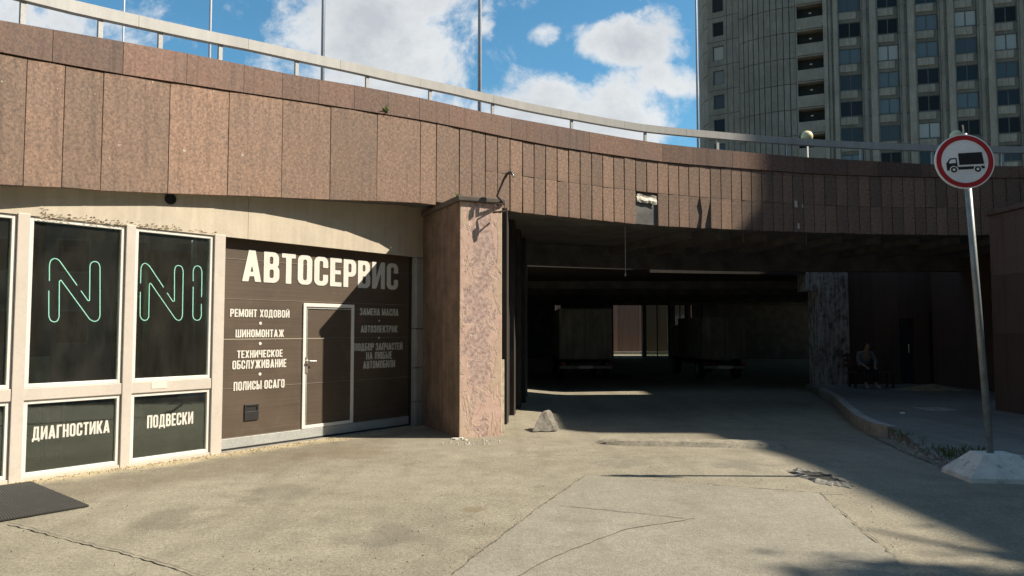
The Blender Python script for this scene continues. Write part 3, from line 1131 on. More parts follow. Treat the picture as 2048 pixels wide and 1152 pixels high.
ZTOP = Z(250, 452)          # window head
ZR0, ZR1 = Z(250, 788), Z(250, 766)   # transom
ZS = Z(250, 928)            # sill under the lower panes
print('facade: window head %.2f transom %.2f-%.2f sill %.2f' % (ZTOP, ZR0, ZR1, ZS))
shop = thing('shopfront', 'beige glazed shopfront of the car repair shop, white window frames', 'shopfront', FW.P(1.0, 0, 0))
posts_s = [(S(26, 700), S(51, 700)), (S(246, 700), S(265, 700)), (S(424.5, 700), S(446, 700))]
s_m1 = posts_s[0][0] - (posts_s[1][0] - posts_s[0][1]) - 0.02
posts_s = [(s_m1 - 1.7, s_m1 - 1.5), (s_m1 - 0.18, s_m1)] + posts_s
for i, (a, b) in enumerate(posts_s):
    mm = MB()
    mm.hexa(FW.P, a, b, -0.12, 0.012, -0.02, ZTOP + 0.02)
    mm.build('mullion', MAT['frame_white'], shop, bevel=0.004)
GL_OFF = -0.055


def win_frame(m, a, b, z0, z1, w=0.045, o0=-0.10, o1=-0.02):
    m.hexa(FW.P, a, a + w, o0, o1, z0, z1)
    m.hexa(FW.P, b - w, b, o0, o1, z0, z1)
    m.hexa(FW.P, a + w, b - w, o0, o1, z0, z0 + w)
    m.hexa(FW.P, a + w, b - w, o0, o1, z1 - w, z1)


words = {2: 'ДИАГНОСТИКА', 3: 'ПОДВЕСКИ'}
for i in range(len(posts_s) - 1):
    a, b = posts_s[i][1], posts_s[i + 1][0]
    mm = MB()
    mm.hexa(FW.P, a, b, -0.12, 0.0, ZR0, ZR1)
    mm.build('transom', MAT['frame_white'], shop, bevel=0.004)
    mm = MB()
    mm.hexa(FW.P, a, b, -0.12, 0.0, -0.02, ZS)
    mm.build('plinth', MAT['frame_white'], shop, bevel=0.004)
    for (z0, z1, low) in ((ZR1, ZTOP, False), (ZS, ZR0, True)):
        mm = MB()
        win_frame(mm, a + 0.004, b - 0.004, z0 + 0.002, z1 - 0.002)
        w = mm.build('window', MAT['frame_bright'], shop, bevel=0.004)
        mm = MB()
        mm.hexa(FW.P, a + 0.049, b - 0.049, GL_OFF - 0.006, GL_OFF, z0 + 0.047, z1 - 0.047)
        mm.build('pane', MAT['glass'], w)
        if low and i in words:
            mm = MB()
            if i == 2:
                text_px(mm, FW, words[i], 64, 219, 847, 873, GL_OFF + 0.003, 34)
            else:
                text_px(mm, FW, words[i], 294, 386, 827, 852, GL_OFF + 0.003, 34)
            mm.build('lettering', MAT['white_letter'], w, recalc=False)
# header boards above the windows and the garage door
s_end = S(846, 600)
s_mid = S(497, 420)
s_door0, s_door1 = posts_s[-1][1], S(826, 680)
zdoor = Z(640, 487)


def zb_over(s):
    """underside of the deck above a point of the wall"""
    p = FW.P(s, 0.05, 0)
    ph = math.atan2(ARC_C.x - p.x, p.y - ARC_C.y)
    return zb_left(ph)


sA = posts_s[0][0]
for (a, b) in ((sA, s_mid - 0.003), (s_mid + 0.003, s_end + 0.40)):
    mm = MB()
    n = 12
    for k in range(n):
        q0, q1 = a + (b - a) * k / n, a + (b - a) * (k + 1) / n
        zl0 = ZTOP if q1 <= posts_s[-1][1] + 0.3 else ZTOP
        vs = [FW.P(q0, -0.05, ZTOP + 0.003), FW.P(q1, -0.05, ZTOP + 0.003), FW.P(q0, 0.0, ZTOP + 0.003), FW.P(q1, 0.0, ZTOP + 0.003),
              FW.P(q0, -0.05, zb_over(q0) + 0.1), FW.P(q1, -0.05, zb_over(q1) + 0.1), FW.P(q0, 0.0, zb_over(q0) + 0.1), FW.P(q1, 0.0, zb_over(q1) + 0.1)]
        mm.hex8(vs)
    mm.build('header_board', MAT['beige'], shop)
# flaking filler along the head of the windows
mm = MB()
for k in range(330):
    t = random.random() ** 1.1
    px = 78 + (432 - 78) * t
    clump = 0.5 + 0.5 * math.sin(px * 0.085 + 1.1) * math.sin(px * 0.031)
    if random.random() > clump + .12:
        continue
    s, z = FW.sz(px, 440 + 0.085 * (px - 75) - 4, 0.004)
    w, h = random.uniform(0.008, 0.05), random.uniform(0.004, 0.018)
    z += abs(random.gauss(0, 0.045)) * (1 - t * 0.65) - .01
    mm.add([FW.P(s, 0.003, z), FW.P(s + w, 0.008, z - h * 0.3), FW.P(s + w * 0.8, 0.014, z + h), FW.P(s + w * 0.2, 0.004, z + h * 0.7)], [(0, 1, 2, 3)], 0 if random.random() < .62 else 1)
ff = mm.build('flaking_filler', [plain('pale_filler', (0.62, 0.55, 0.42), .9), weathered('old_filler', (0.20, 0.14, 0.09), var=0.4, scale=12)], shop, recalc=False)
ff['kind'] = 'stuff'
# vent hole
s, z = FW.sz(340, 398, 0.0)
mm = MB()
n = 20
vs = [FW.P(s + r * math.cos(2 * math.pi * k / n), o, z + r * math.sin(2 * math.pi * k / n)) for (r, o) in ((0.075, 0.003), (0.075, 0.025), (0.058, 0.022), (0.055, 0.005)) for k in range(n)]
fs = [(j * n + k, j * n + (k + 1) % n, (j + 1) * n + (k + 1) % n, (j + 1) * n + k) for j in range(3) for k in range(n)] + [tuple(3 * n + k for k in range(n))]
mm.add(vs, fs)
mm.build('vent', MAT['black'], shop, recalc=False)
# small paper notice on the transom
mm = MB()
a, b = S(303, 768, 0.004), S(334, 768, 0.004)
mm.hexa(FW.P, a, b, 0.001, 0.004, Z(318, 777, 0.004), Z(318, 764, 0.004))
mm.build('notice_label', plain('paper', (0.6, 0.57, 0.52), 0.8), shop)
# the dim room behind the glass
mm = MB()
sR0, sR1, dR = posts_s[0][0] + 0.02, s_door0 - 0.06, -4.5
mm.hexa(FW.P, sR0, sR1, dR, dR + 0.05, 0.02, 3.1)
mm.hexa(FW.P, sR0, sR0 + 0.05, dR + 0.05, -0.13, 0.02, 3.1)
mm.hexa(FW.P, sR1 - 0.05, sR1, dR + 0.05, -0.13, 0.02, 3.1)
mm.hexa(FW.P, sR0 + 0.05, sR1 - 0.05, dR + 0.05, -0.13, 3.05, 3.1)
mm.hexa(FW.P, sR0 + 0.05, sR1 - 0.05, dR + 0.05, -0.13, 0.02, 0.04)
mm.build('room_lining', MAT['room'], shop)
# things inside the room
wb = thing('workbench', 'pale steel workbench with shelf behind the ДИАГНОСТИКА window', 'workbench', FW.P(S(95, 860, -0.9), -0.9, 0.04))
s0, s1 = S(72, 850, -0.9), S(128, 850, -0.9)
pale = plain('pale_steel', (0.5, 0.5, 0.46), 0.5)
mm = MB(); mm.hexa(FW.P, s0, s1, -1.4, -0.85, 0.78, 0.84); mm.build('worktop', pale, wb)
mm = MB(); mm.hexa(FW.P, s0 + .03, s1 - .03, -1.36, -0.9, 0.30, 0.33); mm.build('shelf', pale, wb)
mm = MB(); mm.hexa(FW.P, s0, s1, -1.44, -1.41, 0.80, 1.35); mm.build('back_board', pale, wb)
for (aa, oo) in ((s0, -0.9), (s1 - .04, -0.9), (s0, -1.4), (s1 - .04, -1.4)):
    mm = MB(); mm.hexa(FW.P, aa, aa + .04, oo, oo + .04, 0.045, 0.779); mm.build('leg', pale, wb)
ppx = S(288, 700, -0.35)
mm = MB()
mm.tube([FW.P(ppx, -0.35, 0.045), FW.P(ppx, -0.35, 3.04)], 0.03, 10)
tag(mm.build('pipe', plain('beige_pipe', (0.42, 0.36, 0.24), 0.5), smooth=True), 'vertical beige pipe just inside the second large window', 'pipe')

# neon letters hanging in the windows
def neon(name, label, strokes_by_letter, dx=0.0, loc_px=(150, 580)):
    off = -0.20
    s, z = FW.sz(*loc_px, off)
    t = thing(name, label, 'neon sign', FW.P(s + dx, off, z), 'neon letters hung in the shop windows')
    for strokes in strokes_by_letter:
        mm = MB()
        for st in strokes:
            pts = []
            for (zx, zy) in st:
                s, z = FW.sz(zx / 3.973, 380 + zy / 3.973, off)
                pts.append(FW.P(s + dx, off, z))
            # round the polyline a little
            fine = []
            for i, p in enumerate(pts):
                if 0 < i < len(pts) - 1:
                    d0, d1 = (pts[i - 1] - p), (pts[i + 1] - p)
                    r = min(0.025, d0.length * 0.4, d1.length * 0.4)
                    a_, b_ = p + d0.normalized() * r, p + d1.normalized() * r
                    fine += [a_, (a_ + b_ + p * 2) / 4, b_]
                else:
                    fine.append(p)
            mm.tube(fine, 0.0052, 8)
        mm.build('neon_tube', MAT['neon'], t, smooth=True)
    # two hanging wires
    mm = MB()
    for q in (0.12, 0.32):
        s, z = FW.sz(loc_px[0], 545, off)
        mm.tube([FW.P(s + dx - 0.22 + q, off - .012, z), FW.P(s + dx - 0.22 + q, off - .012, ZTOP - 0.02)], 0.0015, 4)
    mm.build('hanging_wire', MAT['black'], t)
    return t


N1 = [[(393, 722), (393, 600), (400, 565), (418, 548), (437, 543), (460, 550), (477, 567), (612, 757)],
      [(643, 800), (700, 880), (712, 878), (715, 600), (725, 577), (750, 566), (780, 575), (795, 605), (795, 1000), (782, 1034), (750, 1047), (715, 1030), (484, 714), (472, 725), (470, 1010), (457, 1040), (432, 1050), (402, 1038), (388, 1005), (388, 800)]]
N2 = [[(1117, 742), (1120, 620), (1132, 590), (1155, 580), (1185, 600), (1300, 773)],
      [(1328, 817), (1374, 886), (1386, 882), (1387, 640), (1395, 607), (1418, 597), (1445, 609), (1456, 640), (1450, 1000), (1440, 1029), (1418, 1038), (1395, 1025), (1196, 738), (1187, 748), (1182, 1010), (1170, 1031), (1148, 1038), (1125, 1026), (1113, 1000), (1115, 810)]]
I2 = [[(1535, 725), (1535, 640), (1545, 611), (1568, 600), (1592, 611), (1605, 642), (1602, 850)],
      [(1600, 905), (1600, 1000), (1590, 1028), (1565, 1038), (1542, 1026), (1532, 1000), (1535, 770)]]
neon('neon_letter', 'green neon letter N alone in the window above ДИАГНОСТИКА', [N1])
neon('neon_letter', 'green neon letters N and I together in the window above ПОДВЕСКИ', [N2, I2], 0.0, (340, 600))
neon('neon_letter', 'green neon letter cut off by the left edge of the photo', [N1], -1.12)

# ------------------------------------------------------------------ garage door
D_OFF = -0.13
gd = thing('garage_door', 'dark brown sectional garage door with white АВТОСЕРВИС lettering and a wicket door', 'garage door', FW.P((s_door0 + s_door1) / 2, D_OFF, 0.0))
zrail0, zrail1 = Z(640, 877, D_OFF), Z(640, 858, D_OFF)
zrail0 = 0.03
zrail1 = 0.17
seams_z = [Z(450, 598, D_OFF), Z(450, 679, D_OFF), Z(450, 779, D_OFF), Z(450, 517, D_OFF)]
zs = sorted([zrail1] + seams_z + [zdoor + 0.08])
for z0, z1 in zip(zs[:-1], zs[1:]):
    mm = MB()
    mm.hexa(FW.P, s_door0 - 0.05, s_door1 + 0.02, D_OFF - 0.05, D_OFF, z0 + 0.003, z1 - 0.003)
    mm.hexa(FW.P, s_door0 - 0.05, s_door1 + 0.02, D_OFF, D_OFF + 0.004, z0 + 0.003, z0 + 0.011, 1)  # paler colour painted on the lip for its sunlit edge
    mm.build('door_section', [MAT['door'], plain('lit_seam_lip', (0.20, 0.165, 0.13), 0.5)], gd)
mm = MB()
mm.hexa(FW.P, s_door0 - 0.05, s_door1 + 0.02, D_OFF - 0.05, D_OFF + 0.014, zrail0, zrail1 - 0.002)
mm.build('bottom_rail', MAT['metal_grey'], gd, bevel=0.004)
mm = MB()
mm.hexa(FW.P, s_door0 - 0.05, s_door1 + 0.02, D_OFF - 0.05, D_OFF + 0.012, 0.004, 0.0295)
mm.build('rubber_seal', MAT['rubber_black'], gd)
mm = MB()
text_px(mm, FW, 'АВТОСЕРВИС', 484, 796, 513, 571, D_OFF + 0.0075, 52)
mm.build('heading_lettering', MAT['white_letter'], gd, recalc=False)
mm = MB()
for (t, x0, x1, y0, y1) in (('РЕМОНТ ХОДОВОЙ', 460, 579, 619, 634.5), ('ШИНОМОНТАЖ', 471, 568, 659, 674.5), ('ТЕХНИЧЕСКОЕ', 474, 565, 700, 715),
                            ('ОБСЛУЖИВАНИЕ', 464.5, 572.5, 719.5, 736.5), ('ПОЛИСЫ ОСАГО', 467, 569, 761, 778.5)):
    text_px(mm, FW, t, x0, x1, y0, y1, D_OFF + 0.0075, 28)
for (x, y) in ((521, 646.5), (520.5, 687), (520, 748)):
    disc_on(mm, FW, x, y, 0.024, D_OFF + 0.0075)
mm.build('service_lettering', MAT['white_letter'], gd, recalc=False)
mm = MB()
for (t, x0, x1, y0, y1) in (('ЗАМЕНА МАСЛА', 719.5, 797, 617, 631), ('АВТОЭЛЕКТРИК', 721.5, 795, 651, 665), ('ПОДБОР ЗАПЧАСТЕЙ', 709, 805, 686, 700.5),
                            ('НА ЛЮБЫЕ', 732, 784, 703.5, 718), ('АВТОМОБИЛИ', 726, 790, 721, 736)):
    text_px(mm, FW, t, x0, x1, y0, y1, D_OFF + 0.0075, 28)
for (x, y) in ((758.5, 641.5), (758, 675.5)):
    disc_on(mm, FW, x, y, 0.018, D_OFF + 0.0075)
mm.build('faded_lettering', MAT['old_letter'], gd, recalc=False)
# wicket door
wd = MB()
wa, wb_ = S(604, 730, D_OFF), S(706, 730, D_OFF)
wz0, wz1 = Z(604, 858, D_OFF), Z(604, 606, D_OFF)
wz0 = max(wz0, 0.08)
for (a, b, z0, z1) in ((wa, wa + 0.055, wz0, wz1 - 0.055), (wb_ - 0.055, wb_, wz0, wz1 - 0.055), (wa, wb_, wz1 - 0.055, wz1)):
    wd.hexa(FW.P, a, b, D_OFF, D_OFF + 0.022, z0, z1)
wd.hexa(FW.P, wa + 0.056, wb_ - 0.056, D_OFF, D_OFF + 0.02, wz0, wz0 + 0.05)
wicket = wd.build('wicket_door', MAT['frame_bright'], gd, bevel=0.003)
mm = MB()
mm.hexa(FW.P, wa + 0.070, wb_ - 0.066, D_OFF, D_OFF + 0.014, wz1 - 0.085, wz1 - 0.070)
mm.hexa(FW.P, wa + 0.070, wa + 0.082, D_OFF, D_OFF + 0.014, wz0 + 0.06, wz1 - 0.087)
mm.build('leaf_edge', MAT['metal_grey'], wicket)
mm = MB()
hs, hz = FW.sz(611, 727, D_OFF)
mm.hexa(FW.P, hs - 0.022, hs + 0.022, D_OFF + 0.022, D_OFF + 0.032, hz - 0.15, hz + 0.10)
mm.tube([FW.P(hs, D_OFF + 0.03, hz + 0.04), FW.P(hs, D_OFF + 0.075, hz + 0.04), FW.P(hs + 0.02, D_OFF + 0.085, hz + 0.04), FW.P(hs + 0.14, D_OFF + 0.085, hz + 0.035)], 0.011, 8)
mm.build('handle', MAT['chrome'], wicket)
# letter box
mm = MB()
la, lb = S(488, 825, D_OFF), S(516, 825, D_OFF)
lz0, lz1 = Z(502, 840, D_OFF), Z(502, 808, D_OFF)
mm.hexa(FW.P, la, lb, D_OFF, D_OFF + 0.02, lz0, lz0 + (lz1 - lz0) * 0.55)
mm.hexa(FW.P, la, la + 0.03, D_OFF, D_OFF + 0.02, lz0 + (lz1 - lz0) * 0.55, lz1)
mm.hexa(FW.P, lb - 0.03, lb, D_OFF, D_OFF + 0.02, lz0 + (lz1 - lz0) * 0.55, lz1)
mm.hexa(FW.P, la + 0.03, lb - 0.03, D_OFF, D_OFF + 0.02, lz1 - 0.03, lz1)
mm.hexa(FW.P, la + 0.03, lb - 0.03, D_OFF, D_OFF + 0.008, lz0 + (lz1 - lz0) * 0.55, lz1 - 0.03)
mm.build('letter_slot', MAT['black'], gd, bevel=0.003)
# right-hand guide post
mm = MB()
ga, gb = S(831, 680), S(846, 680)
for z0, z1 in ((0.0, 0.42), (0.43, 1.02), (1.03, 1.72), (1.73, ZTOP)):
    mm.hexa(FW.P, ga, gb + 0.02, -0.12, -0.01, z0, z1)
    mm.hexa(FW.P, ga + 0.02, gb, -0.01, 0.004, z0 + 0.02, z1 - 0.02)
mm.build('guide_post', MAT['metal_grey'], gd, bevel=0.004)
mm = MB()
mm.hexa(FW.P, gb + 0.021, gb + 0.42, -0.12, -0.03, 0.0, ZTOP)
mm.build('side_strip', MAT['concrete'], gd)
mm = MB()
mm.hexa(FW.P, s_door1 + 0.022, ga - 0.003, -0.2, -0.1, 0.0, ZTOP)
mm.build('jamb', MAT['black'], gd)
# ramp / sill in front of the door
mm = MB()
mm.hexa(FW.P, s_door0, gb, -0.3, -0.02, -0.05, 0.003)
mm.build('threshold', MAT['concrete'], gd)

# ------------------------------------------------------------------ pillar
P1, P2 = G(918, 877), G(1004, 871.6)
P2 = P1 + (P2 - P1)
PF = Frame(P1, P2 - P1)
pw = (P2 - P1).length
ZCAP = AT(915, 402, P1.y).z
# how far back until the shop wall
pb_ = Vector((P1.x, P1.y, 0)) - FW.o
dist = pb_.dot(FW.n)
cosn = -(PF.n.dot(FW.n))
depth = dist / (PF.n.dot(FW.n))
print('pillar', P1, P2, pw, ZCAP, 'depth', depth)
pil = thing('pillar', 'square rendered pillar with peeling pink and tan plaster beside the garage door', 'pillar', P1)
pil.rotation_euler = (0, 0, math.atan2(PF.u.y, PF.u.x))


def PL(s, off, z):      # pillar local coordinates
    return Vector((s, -off, z - 0.0))


def build_local(mm, name, mat, parent, **k):
    o = mm.build(name, mat, None, loc=(0, 0, 0), **k)
    o.parent = parent
    o.location = (0, 0, 0)
    return o


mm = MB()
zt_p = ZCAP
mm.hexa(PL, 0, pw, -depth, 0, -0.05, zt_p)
mm.m[4] = 1          # the side towards the garage gets a darker render standing in for its shade
build_local(mm, 'shaft', [MAT['plaster'], weathered('shaded_side_render', (0.235, 0.165, 0.125), var=.3, scale=2.5, fine=30, rough=.9, bump=.3, streak=.25, stain=((.10, .075, .06), .6))], pil, bevel=0.012)
mm = MB()
mm.hexa(PL, -0.05, pw + 0.04, -depth - 0.02, 0.05, zt_p + 0.001, zt_p + 0.085)
build_local(mm, 'cap', weathered('weathered_cap', (0.13, 0.11, 0.095), var=0.3, fine=40, rough=0.9), pil, bevel=0.015)
mm = MB()
mm.hexa(PL, pw + 0.002, pw + 0.05, -0.12, -0.02, 0.0, 1.22)
build_local(mm, 'corner_guard', weathered('rusted_white_paint', (0.5, 0.44, 0.34), var=0.3, scale=8, fine=50, stain=((0.13, 0.07, 0.04), 0.9)), pil)
# broken plaster lying at the foot
mm = MB()
for k in range(26):
    if k < 4:
        q = G(905 + 8 * k + random.uniform(-3, 3), 880 + random.uniform(-2, 2))
        r = random.uniform(0.03, 0.075)
    else:
        q = G(random.uniform(880, 1010), 882 + random.uniform(-3, 8))
        r = random.uniform(0.006, 0.02)
    a0 = random.random() * 6
    pts = [Vector((q.x + r * random.uniform(.6, 1.2) * math.cos(a0 + j * 1.25), q.y + r * .7 * math.sin(a0 + j * 1.25), 0)) for j in range(5)]
    mm.prism([(p.x, p.y) for p in pts], zg(q.x, q.y) - 0.002, zg(q.x, q.y) + random.uniform(0.008, 0.03))
tag(mm.build('plaster_chips', MAT['concrete_white']), 'pale chips of fallen plaster on the asphalt at the foot of the pillar', 'debris', None, 'stuff')

# bent bracket with a lamp tray at the head of the pillar
lamp = thing('lamp_bracket', 'bent rusty lamp bracket with short crossbar at the top corner of the pillar', 'bracket', PF.P(pw, 0.05, ZCAP))
ytip = P2.y - 0.25


def BR(px, py, y):
    return AT(px, py, y)


yb = P2.y - 0.20
mm = MB()
mm.tube([PF.P(pw - 0.02, 0.06, ZCAP + 0.03), BR(994, 392, yb), BR(1001, 375, yb), BR(1008, 358, yb), BR(1014, 348, yb - .03), BR(1021, 344, yb - .05), BR(1025, 348, yb - .06), BR(1026, 354, yb - .06)],
        [0.02, 0.018, 0.018, 0.02, 0.024, 0.026, 0.024, 0.018], 10)
mm.build('arm', MAT['rust'], lamp, smooth=True)
mm = MB()
mm.tube([BR(1024, 346, yb - .06), BR(1027, 355, yb - .06)], 0.022, 10)
mm.build('arm_tip', MAT['chrome'], lamp, smooth=True)
mm = MB()
tz = BR(1000, 422, yb)
mm.tube([PF.P(pw - 0.05, 0.0, ZCAP - 0.06), BR(985, 409, yb), BR(999, 408, yb), BR(1010, 409, yb)], 0.011, 6)
mm.tube([BR(987, 409, yb), BR(986, 424, yb)], 0.008, 6)
mm.tube([BR(1008, 409, yb), BR(1010, 420, yb)], 0.008, 6)
mm.build('hanger', MAT['rust'], lamp)
mm = MB()
c = BR(999, 424, yb)
mm.tube([c + Vector((-.11, -.02, -.010)), c + Vector((.0, -.025, .0)), c + Vector((.11, -.02, .012))], 0.017, 8)
mm.tube([c + Vector((.0, -.025, .0)), c + Vector((.01, .10, .004))], 0.014, 6)
mm.build('crossbar', MAT['rust'], lamp)

# ------------------------------------------------------------------ under the deck
ROOF2_Z0, ROOF2_Z1 = 3.50, 4.62
low = MAT['soffit']
# side wall running back from the pillar
wl = thing('side_wall', 'dark reddish side wall running back from the pillar into the underpass', 'wall', G(1062, 782))
LW0 = PF.P(pw - 0.02, -depth - 0.05 if depth > 0 else -0.5, 0)
LW0 = Vector((P2.x - 0.08, P2.y + 0.9, 0))
LW1 = G(1064, 783)
LW1 = LW0.lerp(Vector((LW1.x, LW1.y, 0)), 0.80)
LF = Frame(LW0, LW1 - LW0)
LW_len = (LW1 - LW0).length
mm = MB()
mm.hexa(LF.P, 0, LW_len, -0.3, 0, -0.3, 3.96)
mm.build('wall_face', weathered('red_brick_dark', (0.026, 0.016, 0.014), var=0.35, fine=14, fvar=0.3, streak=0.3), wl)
mm = MB()
for k in range(4):
    s0 = 0.6 + k * (LW_len - 2.6) / 3
    mm2 = MB()
    mm2.hexa(LF.P, s0, s0 + 0.35, 0.002, 0.09, -0.25, 3.94)
    mm2.build('pilaster', MAT['backing'], wl)

# second deck beyond the light gap
deck2 = thing('rear_deck', 'concrete roof deck behind the gap, roofing the dark underpass', 'deck', (5, 30, 0))
GAPY = 23.6
mm = MB()
arcp = [AP(R(58) - R(71) * i / 40, DECK_W + 1.55, 0) for i in range(41)]
poly = [(p.x, p.y) for p in arcp] + [(26, arcp[-1].y), (26, 54.5), (-30, 54.5), (-30, arcp[0].y)]
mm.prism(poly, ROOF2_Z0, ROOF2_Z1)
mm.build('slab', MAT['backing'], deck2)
# its edge beam
mm = MB()
for i in range(40):
    a, b = R(58) - R(71) * i / 40, R(58) - R(71) * (i + 1) / 40
    o = DECK_W + 1.38
    if not 3.7 < AP(a, o, 0).x < 9.0:
        continue
    mm.hex8([AP(a, o, 3.41), AP(b, o, 3.41), AP(a, o + .16, 3.41), AP(b, o + .16, 3.41), AP(a, o, ROOF2_Z1 + .05), AP(b, o, ROOF2_Z1 + .05), AP(a, o + .16, ROOF2_Z1 + .05), AP(b, o + .16, ROOF2_Z1 + .05)])
mm.build('edge_beam', weathered('stained_edge', (0.036, 0.027, 0.02), var=.35, fine=12, streak=.4), deck2)
for k in range(5):
    mm = MB()
    y = 27.5 + 4.6 * k
    mm.box(-4, 24, y, y + 0.35, 3.22, ROOF2_Z0 - 0.003)
    mm.build('roof_beam', low, deck2)

# left rear wall and far end wall with openings
back = thing('end_wall', 'dark end wall of the underpass with tall openings to a lit yard', 'wall', (8, 49, 0))
BY = 49.0


def bx_(px):
    return AT(px, 660, BY).x


openings = [(1110, 1122), (1227, 1286), (1292, 1340), (1350, 1374), (1382, 1388), (1393, 1397), (1402, 1405)]
edges = [-6.0]
for (a, b) in openings:
    edges += [bx_(a), bx_(b)]
edges.append(24.0)
for k in range(0, len(edges), 2):
    mm = MB()
    mm.box(edges[k], edges[k + 1], BY, BY + 0.6, -0.3, ROOF2_Z0 - 0.004)
    mm.build('wall_bay', MAT['soffit'], back)
mm = MB()
mm.box(-6.0, -5.7, 24, BY - 0.002, -0.3, ROOF2_Z0 - 0.004)
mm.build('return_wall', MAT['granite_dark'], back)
# glazed inner screen in the middle openings
scr = thing('glazed_screen', 'dim glazed screen with dark frames in the end wall of the underpass', 'glazing', (AT(1345, 660, BY).x, BY + 0.3, 0))
for (a, b) in openings[2:4]:
    x0, x1 = bx_(a) + .01, bx_(b) - .01
    mm = MB()
    for q in range(3):
        xx = x0 + (x1 - x0 - .06) * q / 2
        mm.box(xx, xx + .06, BY + .25, BY + .31, -.2, ROOF2_Z0 - .01)
    mm.build('frame', MAT['black'], scr)
    mm = MB()
    mm.box(x0, x1, BY + .27, BY + .28, -.2, ROOF2_Z0 - .012)
    mm.build('pane', MAT['glass'], scr)
# yard wall beyond
yw = thing('yard_wall', 'far reddish granite wall seen through the opening behind the lorry', 'wall', (9, 60, 0))
for k in range(-3, 8):
    mm = MB()
    mm.box(5.0 + k * 1.6, 6.58 + k * 1.6, 58, 58.3, -0.3, 5.0)
    mm.build('wall_slab', MAT['granite_band'], yw)
mm = MB()
mm.box(0.2, 18, 57.6, 57.98, -0.3, 0.05)
mm.build('plinth', MAT['concrete'], yw)

# peeling pier on the right, back wall with doors
pier = thing('concrete_pier', 'concrete pier with flaking whitewash deep under the deck', 'pier', G(1670, 783))
q0, q1 = G(1643, 783), G(1702, 783)
mm = MB()
mm.box(q0.x, q1.x, q0.y, q0.y + 0.9, -0.3, 3.97)
mm.build('shaft', MAT['peel'], pier, bevel=0.02)
mm = MB()
mm.box(q0.x - 0.35, q0.x - 0.002, q0.y + 0.05, q0.y + 0.85, 2.9, 3.97)
mm.build('corbel', MAT['peel'], pier)
BW_Y = q0.y + 0.25
bw = thing('back_wall', 'dark red granite wall with two doors at the back of the covered pavement', 'wall', (11.5, BW_Y, 0))


def bwx(px):
    return AT(px, 700, BW_Y).x


BWZ = 3.97
doors = [(1800, 1829, 637), (1860, 1933, 620)]
zd = [AT(x, y, BW_Y).z for (x, _, y) in doors]
ed = [q1.x + 0.002, bwx(1800), bwx(1829), bwx(1860), bwx(1933), 15.5]
for k in (0, 2, 4):
    n = max(1, int((ed[k + 1] - ed[k]) / 0.8))
    for j in range(n):
        mm = MB()
        a, b = ed[k] + (ed[k + 1] - ed[k]) * j / n, ed[k] + (ed[k + 1] - ed[k]) * (j + 1) / n
        mm.box(a + 0.003, b - 0.003, BW_Y, BW_Y + 0.3, -0.2, BWZ)
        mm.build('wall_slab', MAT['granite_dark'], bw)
for k, (a, b) in enumerate(((ed[1], ed[2]), (ed[3], ed[4]))):
    mm = MB()
    mm.box(a + .003, b - .003, BW_Y, BW_Y + 0.3, zd[k], BWZ)
    mm.build('lintel', MAT['granite_dark'], bw)
    mm = MB()
    c_ = (a + b) / 2
    mm.box(a + 0.003, a + 0.063, BW_Y + 0.08, BW_Y + 0.16, 0.05, zd[k] - 0.003)
    mm.box(b - 0.063, b - 0.003, BW_Y + 0.08, BW_Y + 0.16, 0.05, zd[k] - 0.003)
    mm.box(a + 0.064, b - 0.064, BW_Y + 0.08, BW_Y + 0.16, zd[k] - 0.065, zd[k] - 0.003)
    if k == 1:
        mm.box(a + 0.066, c_ - 0.004, BW_Y + 0.10, BW_Y + 0.145, 0.055, zd[k] - 0.068)
        mm.box(c_ + 0.004, b - 0.066, BW_Y + 0.10, BW_Y + 0.145, 0.055, zd[k] - 0.068)
    else:
        mm.box(a + 0.066, b - 0.066, BW_Y + 0.10, BW_Y + 0.145, 0.055, zd[k] - 0.068)
    d = mm.build('door', plain('navy_door', (0.03, 0.034, 0.045), 0.45), bw)
    mm = MB()
    mm.tube([Vector((c_ + .08, BW_Y + .06, 1.0)), Vector((c_ + .08, BW_Y + .06, 1.25))], 0.012, 6)
    mm.box(c_ + .065, c_ + .095, BW_Y + .06, BW_Y + .102, 1.0, 1.02)
    mm.box(c_ + .065, c_ + .095, BW_Y + .06, BW_Y + .102, 1.23, 1.25)
    mm.build('handle', MAT['chrome'], d)
mm = MB()
mm.box(13.0, 13.2, 15.96, BW_Y - 0.002, -0.2, BWZ)
mm.build('return_wall', MAT['granite_dark'], bw)
wlp = thing('wall_lamp', 'small unlit box lamp on the wall above the wider door', 'lamp', AT(1882, 597, BW_Y - .05))
c = AT(1882, 597, BW_Y)
mm = MB(); mm.box(c.x - .16, c.x + .16, BW_Y - .03, BW_Y - .002, c.z - .09, c.z + .09); mm.build('back_plate', MAT['black'], wlp)
mm = MB(); mm.box(c.x - .14, c.x + .14, BW_Y - .12, BW_Y - .031, c.z - .07, c.z + .07); mm.build('lamp_cover', plain('dusty_opal', (0.4, 0.39, 0.36), 0.4), wlp, bevel=0.02)
